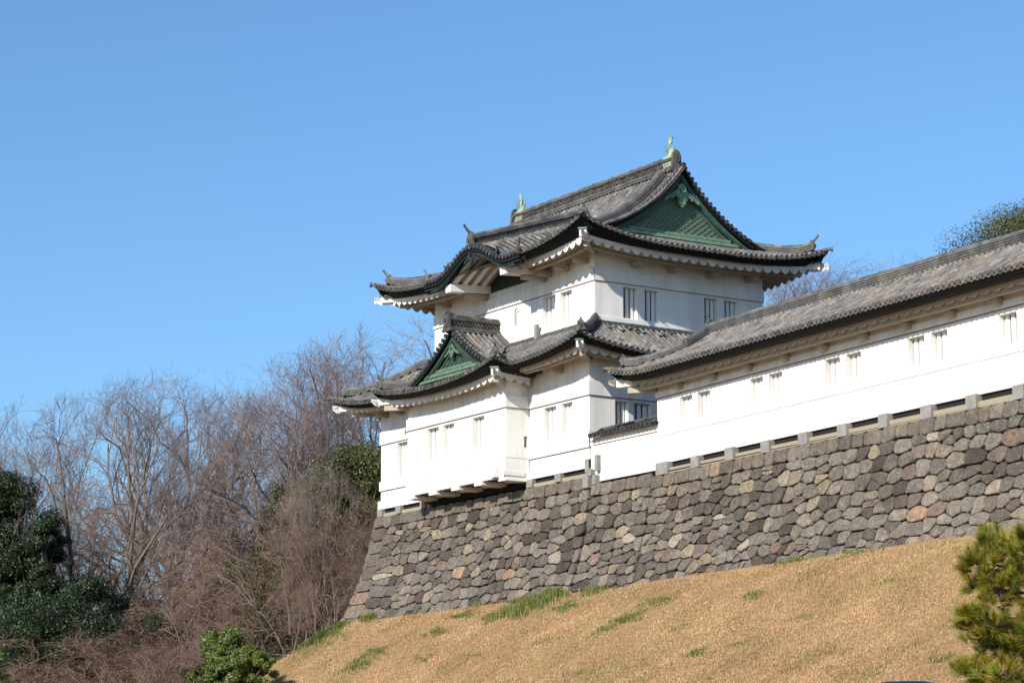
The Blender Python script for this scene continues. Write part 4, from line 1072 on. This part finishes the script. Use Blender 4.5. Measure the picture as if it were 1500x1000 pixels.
def copy_thing(src, loc, rz, sc, label, twigmat=None):
    c = src.copy(); COL.objects.link(c); c.location = Vector(loc); c.rotation_euler = (0, 0, rz); c.scale = (sc if hasattr(sc, '__len__') else (sc, sc, sc)); c['label'] = label
    for ch in list(src.children):
        d = ch.copy(); COL.objects.link(d); d.parent = c
    return c

def leaf_cloud(mb, r_, centers, radii, n, size, tone=None, flat=.75, shell=.6):
    """leaf quads through the volumes of many clumps"""
    centers = np.asarray(centers, float); radii = np.asarray(radii, float)
    wgt = radii**2; wgt = wgt/wgt.sum(); idx = r_.choice(len(centers), n, p=wgt)
    d = r_.normal(0, 1, (n, 3)); d /= np.linalg.norm(d, axis=1)[:, None]
    rr = r_.uniform(shell, 1.05, n)**1.0
    P = centers[idx] + d*(radii[idx]*rr)[:, None]*np.array((1, 1, flat))
    # leaves loosely face outward
    nn = d + r_.normal(0, .6, (n, 3)) + np.array((0, 0, .3)); nn /= np.linalg.norm(nn, axis=1)[:, None]
    t = np.cross(nn, r_.normal(0, 1, (n, 3))); t /= np.linalg.norm(t, axis=1)[:, None]; b = np.cross(nn, t)
    s = size*r_.uniform(.6, 1.4, n)[:, None]
    V = np.stack([P-t*s, P-b*s*.45+t*s*.1, P+t*s, P+b*s*.45+t*s*.1], 1).reshape(-1, 3)
    ct = r_.uniform(.75, 1.3, len(centers))[idx]
    c = .5*ct*r_.uniform(.6, 1.5, n); T = np.stack([c*r_.uniform(.85, 1.2, n), c, c*.9], 1)
    mb.add(V, np.arange(4*n).reshape(-1, 4), np.repeat(T, 4, 0))
def evergreen(name, seed, loc, W, H, leafmat, label, group=None, n=26000, size=.14, nclump=70, shell=.35, base=.1, trunk=True, cat='tree', top=1.0, cone=False):
    r_ = np.random.default_rng(seed); e = empty(name, loc, 0, label, cat, group); n = int(n*3.2); size = size*.46; nclump = int(nclump*2.2)
    C = []; R = []
    for i in range(nclump):
        z = r_.uniform(base, 1)**.9; a = r_.uniform(0, 2*pi); prof = (1-abs(2*z-1-.0)**2.6*top)**.5 if z > .5 else (.72+.56*z)
        if cone: prof = (1-z)**.7*1.05+.06
        rad = W/2*max(.12, prof)*r_.uniform(.1, .95)
        C.append((cos(a)*rad, sin(a)*rad, z*H*.94)); R.append(W*r_.uniform(.045, .12))
    m = MB(); leaf_cloud(m, r_, C, R, n, size, shell=shell); 
    tm = MB(); r0 = max(.08, H*.02)
    tm.tube([(0, 0, -.5), (r_.normal(0, .1), 0, H*.3), (r_.normal(0, .2), 0, H*.6), (r_.normal(0, .3), 0, H*.85)], [r0*1.2, r0, r0*.6, r0*.25], 8)
    for c in C[::2]:
        c = np.array(c); s_ = np.array((0, 0, max(.3, c[2]*.55))); mid = (c+s_)/2+np.array((0, 0, .05*H)); tm.tube([s_, mid, c], [r0*.4, r0*.25, r0*.06], 4)
    tm.build('trunk', M_BARK, e, smooth=True); m.build('crown', leafmat, e)
    return e
def ground_at(px, py_unused, d):
    p = at_dist(px, 900, d); return np.array((p[0], p[1], float(terrain(p[0], p[1]))))
def top_h(px, py, d):
    """height above the terrain of a point seen at photo pixel (px,py) at distance d"""
    p = at_dist(px, py, d); return p[2]-float(terrain(p[0], p[1]))

PG = 'tall bare trees beyond the wall'; RG = 'reddish leafless trees left of the wall'
# prototypes
tall = [('bare_tree', 105, 600, 140, 11, 'tall bare purple-grey tree forking low into a wide fan, far left of the photo', dict(nmain=8, spread=.75, upb=.45, fork=.24, wide=.36, czf=.66)),
        ('bare_tree', 225, 572, 150, 12, 'tall bare grey tree with a rounded crown, tallest at the left against the sky', dict(nmain=9, spread=1.0, upb=.2, fork=.42, wide=.38)),
        ('bare_tree', 335, 572, 155, 13, 'tall bare tree with an even dome of twigs, right of the rounded grey one', dict(nmain=10, spread=.95, upb=.3, fork=.36, wide=.36))]
protos = []
for name, px, py, d, seed, lab, kw in tall:
    g_ = ground_at(px, 0, d); H = top_h(px, py, d)
    protos.append((make_bare(name, seed, H, M_TWIGP, g_, lab, PG, trunk_r=.42, **kw), H))
def clone(i, px, py, d, rz, lab, wid=1.0):
    src, H0 = protos[i]; g_ = ground_at(px, 0, d); H = top_h(px, py, d); s = H/H0; return copy_thing(src, g_, rz, (s*wid, s*wid, s), lab)
clone(1, 20, 640, 175, 2.0, 'bare purple tree cut by the left edge of the photo above the dark evergreen')
clone(0, 415, 590, 150, 1.2, 'bare tree with pale grey twigs in front of the olive evergreen')
clone(2, 480, 600, 138, 2.6, 'bare tree with slanting limbs just left of the tower eave')
clone(1, 545, 520, 150, 4.0, 'bare purple tree rising behind the left lower roof of the tower')
clone(0, 615, 500, 160, 5.0, 'bare tree seen close beside the left end of the upper roof', 1.1)
for k, (px, py, d, lab) in enumerate(((1150, 415, 130, 'bare purple tree top between the tower eave and the corridor roof'), (1205, 400, 132, 'bare purple tree top right of the tower eave, highest over the corridor roof'), (1275, 392, 128, 'sparse bare tree top over the middle of the corridor roof'))):
    clone((0, 2, 1)[k], px, py, d, 1.7*k, lab)
clone(1, 470, 690, 121, 3.3, 'slender bare tree standing in front of the olive evergreen next to the tower', .55)
# lower reddish trees
src = make_bare('red_twig_tree', 21, top_h(420, 735, 124), M_TWIGR, ground_at(425, 0, 124), 'low leafless tree with a haze of reddish-brown twigs below the olive evergreen', RG, nmain=7, spread=1.1, upb=.05, fork=.2, wide=.46, trunk_r=.2)
Hs = top_h(420, 735, 124)
def rclone(px, py, d, rz, lab, wid=1.0):
    g_ = ground_at(px, 0, d); s = top_h(px, py, d)/Hs; return copy_thing(src, g_, rz, (s*wid, s*wid, s), lab)
rclone(500, 790, 118, 2.2, 'leafless reddish tree leaning beside the left end of the stone wall', .8)
rclone(255, 745, 142, 4.1, 'broad reddish-brown leafless tree under the two tallest grey trees', .95)
rclone(345, 830, 128, 5.5, 'reddish leafless tree above the glossy green bush', .9)
rclone(180, 935, 110, 1.0, 'low reddish brush at the bottom left, nearer the green bush', 1.9)
rclone(55, 945, 106, 3.0, 'low reddish brush at the bottom left corner', 2.2)
rclone(255, 915, 116, 3.9, 'low reddish brush just left of the glossy green bush', 1.5)
rclone(430, 850, 112, .4, 'small leafless sapling standing against the edge of the grass bank', .7)
# evergreens
ET = 'evergreen trees beyond the wall'
evergreen('evergreen_tree', 31, ground_at(-12, 0, 135), 9.5, top_h(0, 668, 135), M_LEAFD, 'tallest dark evergreen tree, cut by the left edge of the photo', ET, n=60000, size=.15, nclump=90)
evergreen('evergreen_tree', 40, ground_at(58, 0, 131), 6.0, top_h(55, 738, 131), M_LEAFD, 'dark evergreen tree between the tallest one and the forked bare trunk', ET, n=42000, size=.15, nclump=70)
evergreen('evergreen_tree', 32, ground_at(135, 0, 122), 9.5, top_h(135, 838, 122), M_LEAFD, 'lower dark broadleaf evergreen right of the two taller dark ones', ET, n=46000, size=.14, nclump=70)
evergreen('evergreen_tree', 33, ground_at(520, 0, 130), 12, top_h(515, 635, 130), M_LEAFO, 'olive green evergreen standing behind the bare trees next to the tower', ET, n=80000, size=.15, nclump=110)
evergreen('evergreen_tree', 41, ground_at(445, 0, 133), 9.5, top_h(445, 680, 133), M_LEAFO, 'olive green evergreen a little left of the one next to the tower', ET, n=50000, size=.15, nclump=80)
evergreen('evergreen_tree', 45, ground_at(462, 0, 130), 9.5, top_h(462, 715, 130), M_LEAFO, 'olive evergreen lower and left of the one beside the tower, seen through reddish twigs', ET, n=46000, size=.13, nclump=80)
evergreen('evergreen_tree', 34, ground_at(370, 0, 160), 13, top_h(370, 800, 160), M_LEAFO, 'dull olive evergreen low behind the reddish trees', ET, n=36000, size=.17, nclump=80)
evergreen('evergreen_tree', 35, ground_at(280, 0, 165), 20, top_h(280, 858, 165), M_LEAFO, 'wide olive undergrowth tree below the gap of sky', ET, n=40000, size=.17, nclump=80)
evergreen('evergreen_tree', 39, ground_at(200, 0, 140), 11, top_h(200, 872, 140), M_LEAFD, 'dark evergreen behind the low reddish brush, below the forked bare trunk', ET, n=30000, size=.16, nclump=60)
evergreen('evergreen_tree', 42, ground_at(60, 0, 118), 13, top_h(60, 880, 118), M_LEAFD, 'low shaded evergreen thicket under the dark trees at the left edge', ET, n=40000, size=.14, nclump=60)
evergreen('glossy_bush', 36, ground_at(340, 0, 107), 3.2, top_h(350, 908, 107), M_LEAFY, 'upright glossy green bush beside the lower end of the grass bank', 'glossy green bushes', n=26000, size=.09, nclump=60, cat='bush', cone=True)
evergreen('glossy_bush', 43, ground_at(310, 0, 107.5), 2.6, top_h(317, 915, 107.5), M_LEAFY, 'narrow glossy bush just left of the upright one by the grass bank', 'glossy green bushes', n=18000, size=.09, nclump=45, cat='bush', cone=True)
evergreen('glossy_bush', 44, ground_at(366, 0, 106), 3.0, top_h(378, 940, 106), M_LEAFY, 'low glossy bush touching the edge of the grass bank', 'glossy green bushes', n=18000, size=.09, nclump=45, cat='bush')
evergreen('glossy_bush', 37, ground_at(-5, 0, 104), 2.6, top_h(0, 932, 104), M_LEAFY, 'small green bush at the left edge near the bottom corner', 'glossy green bushes', n=9000, size=.08, nclump=24, cat='bush')
evergreen('evergreen_tree', 38, ground_at(1545, 0, 106), 13.5, top_h(1545, 288, 106), M_LEAFO, 'round-topped evergreen tree showing above the corridor roof at the right edge', ET, n=110000, size=.10, nclump=170)

# ------------------------------------------------------------------ pine in the foreground
M_NEEDLE = mat('pine_needles', (.165, .155, .016), .55, tintmix=1, spec=.3)
M_PBARK = mat('pine_bark', (.10, .065, .045), .95, noise=[(6, (.18, .11, .07), .6)], bump=(25, .02))
r_ = np.random.default_rng(5); PD = 30.0
tp = at_dist(1580, 1000, PD+.3); tb = np.array((tp[0], tp[1], -15.0))
pine = empty('pine_tree', tb, 0, 'young pine with bushy tufts of yellow-green needles at the bottom right corner', 'tree')
topz = at_dist(1580, 770, PD+.3)[2]-tb[2]
m = MB(); m.tube([(0, 0, -.3), (.05, 0, topz*.4), (-.03, .03, topz*.75), (0, 0, topz+.4)], [.16, .13, .09, .03], 9); m.build('trunk', M_PBARK, pine, smooth=True)
tips = []
bm_ = MB()
pads = [(1470, 800, 46), (1425, 822, 26), (1455, 835, 42), (1490, 845, 44), (1432, 858, 30), (1462, 868, 36), (1500, 800, 40), (1520, 860, 50), (1448, 790, 18),
        (1425, 905, 30), (1455, 915, 38), (1490, 925, 42), (1440, 938, 34), (1520, 930, 46), (1475, 950, 36), (1416, 895, 14),
        (1430, 985, 34), (1465, 990, 38), (1500, 985, 44), (1412, 975, 16), (1450, 1010, 40), (1540, 1000, 50), (1560, 820, 50), (1570, 920, 50)]
for px, py, rp in pads:
    c = at_dist(px, py, PD+r_.uniform(-.25, .35))-tb; R = rp*PD/3760
    s0 = np.array((0, 0, c[2]-.25)); mid = (s0+c)/2+np.array((0, 0, .04)); bm_.tube([s0, mid, c], [.03, .02, .01], 5)
    for k in range(int(8+rp*.46)):
        d = nrm(r_.normal(0, 1, 3)); t = c+d*R*r_.uniform(.35, 1)*np.array((1, 1, .8)); tips.append((t, nrm(d+np.array((0, 0, .7))+r_.normal(0, .2, 3)))); bm_.tube([c, (c+t)/2+r_.normal(0, .01, 3), t], [.008, .006, .004], 3)
bm_.build('branches', M_PBARK, pine)
V = []; T = []
for t, d in tips:
    n = 100; a = nrm(np.cross(d, (0, .3, 1))); b = np.cross(d, a)
    off_ = r_.uniform(-.09, .03, n); ang = r_.uniform(.15, 1.15, n); ph = r_.uniform(0, 2*pi, n); L = r_.uniform(.09, .16, n)
    dirs = d*np.cos(ang)[:, None] + (a*np.cos(ph)[:, None]+b*np.sin(ph)[:, None])*np.sin(ang)[:, None]
    B = t + d*off_[:, None]; E_ = B+dirs*L[:, None]; sd = np.cross(dirs, r_.normal(0, 1, (n, 3))); sd /= np.linalg.norm(sd, axis=1)[:, None]; sd *= .0030
    V.append(np.stack([B-sd, B+sd, E_], 1).reshape(-1, 3)); base = r_.uniform(.6, 1.35); col = .5*base*r_.uniform(.7, 1.3, n)
    yel = r_.uniform(.7, 1.25); T.append(np.repeat(np.stack([col*yel, col, col*.8], 1), 3, 0))
V = np.vstack(V); m = MB(); m.add(V, np.arange(len(V)).reshape(-1, 3), np.vstack(T)); m.build('needles', M_NEEDLE, pine)

# unidentified dark rounded shape built as a post, just reaching into the bottom edge
pp = at_dist(1328, 1008, 12.0); gz = float(terrain(pp[0], pp[1]))
dome = empty('post', (pp[0], pp[1], gz), 0, 'unidentified dark rounded shape built as a nearby post just reaching into the bottom edge of the photo', 'post')
capz = at_dist(1328, 997.5, 12.0)[2]-gz
m = MB(); m.tube([(0, 0, 0), (0, 0, capz-.16)], .075, 20, caps=True); m.build('shaft', M_IRON, dome, smooth=True)
m = MB(); a_ = np.linspace(0, 1, 10); m.tube([(0, 0, capz-.16+.16*sin(x*pi/2)) for x in a_], [(.235)*max(.02, cos(x*pi/2))**.45 for x in a_], 28, caps=True); m.build('cap', mat('dark_navy_paint', (.012, .013, .03), .5), dome, smooth=True)
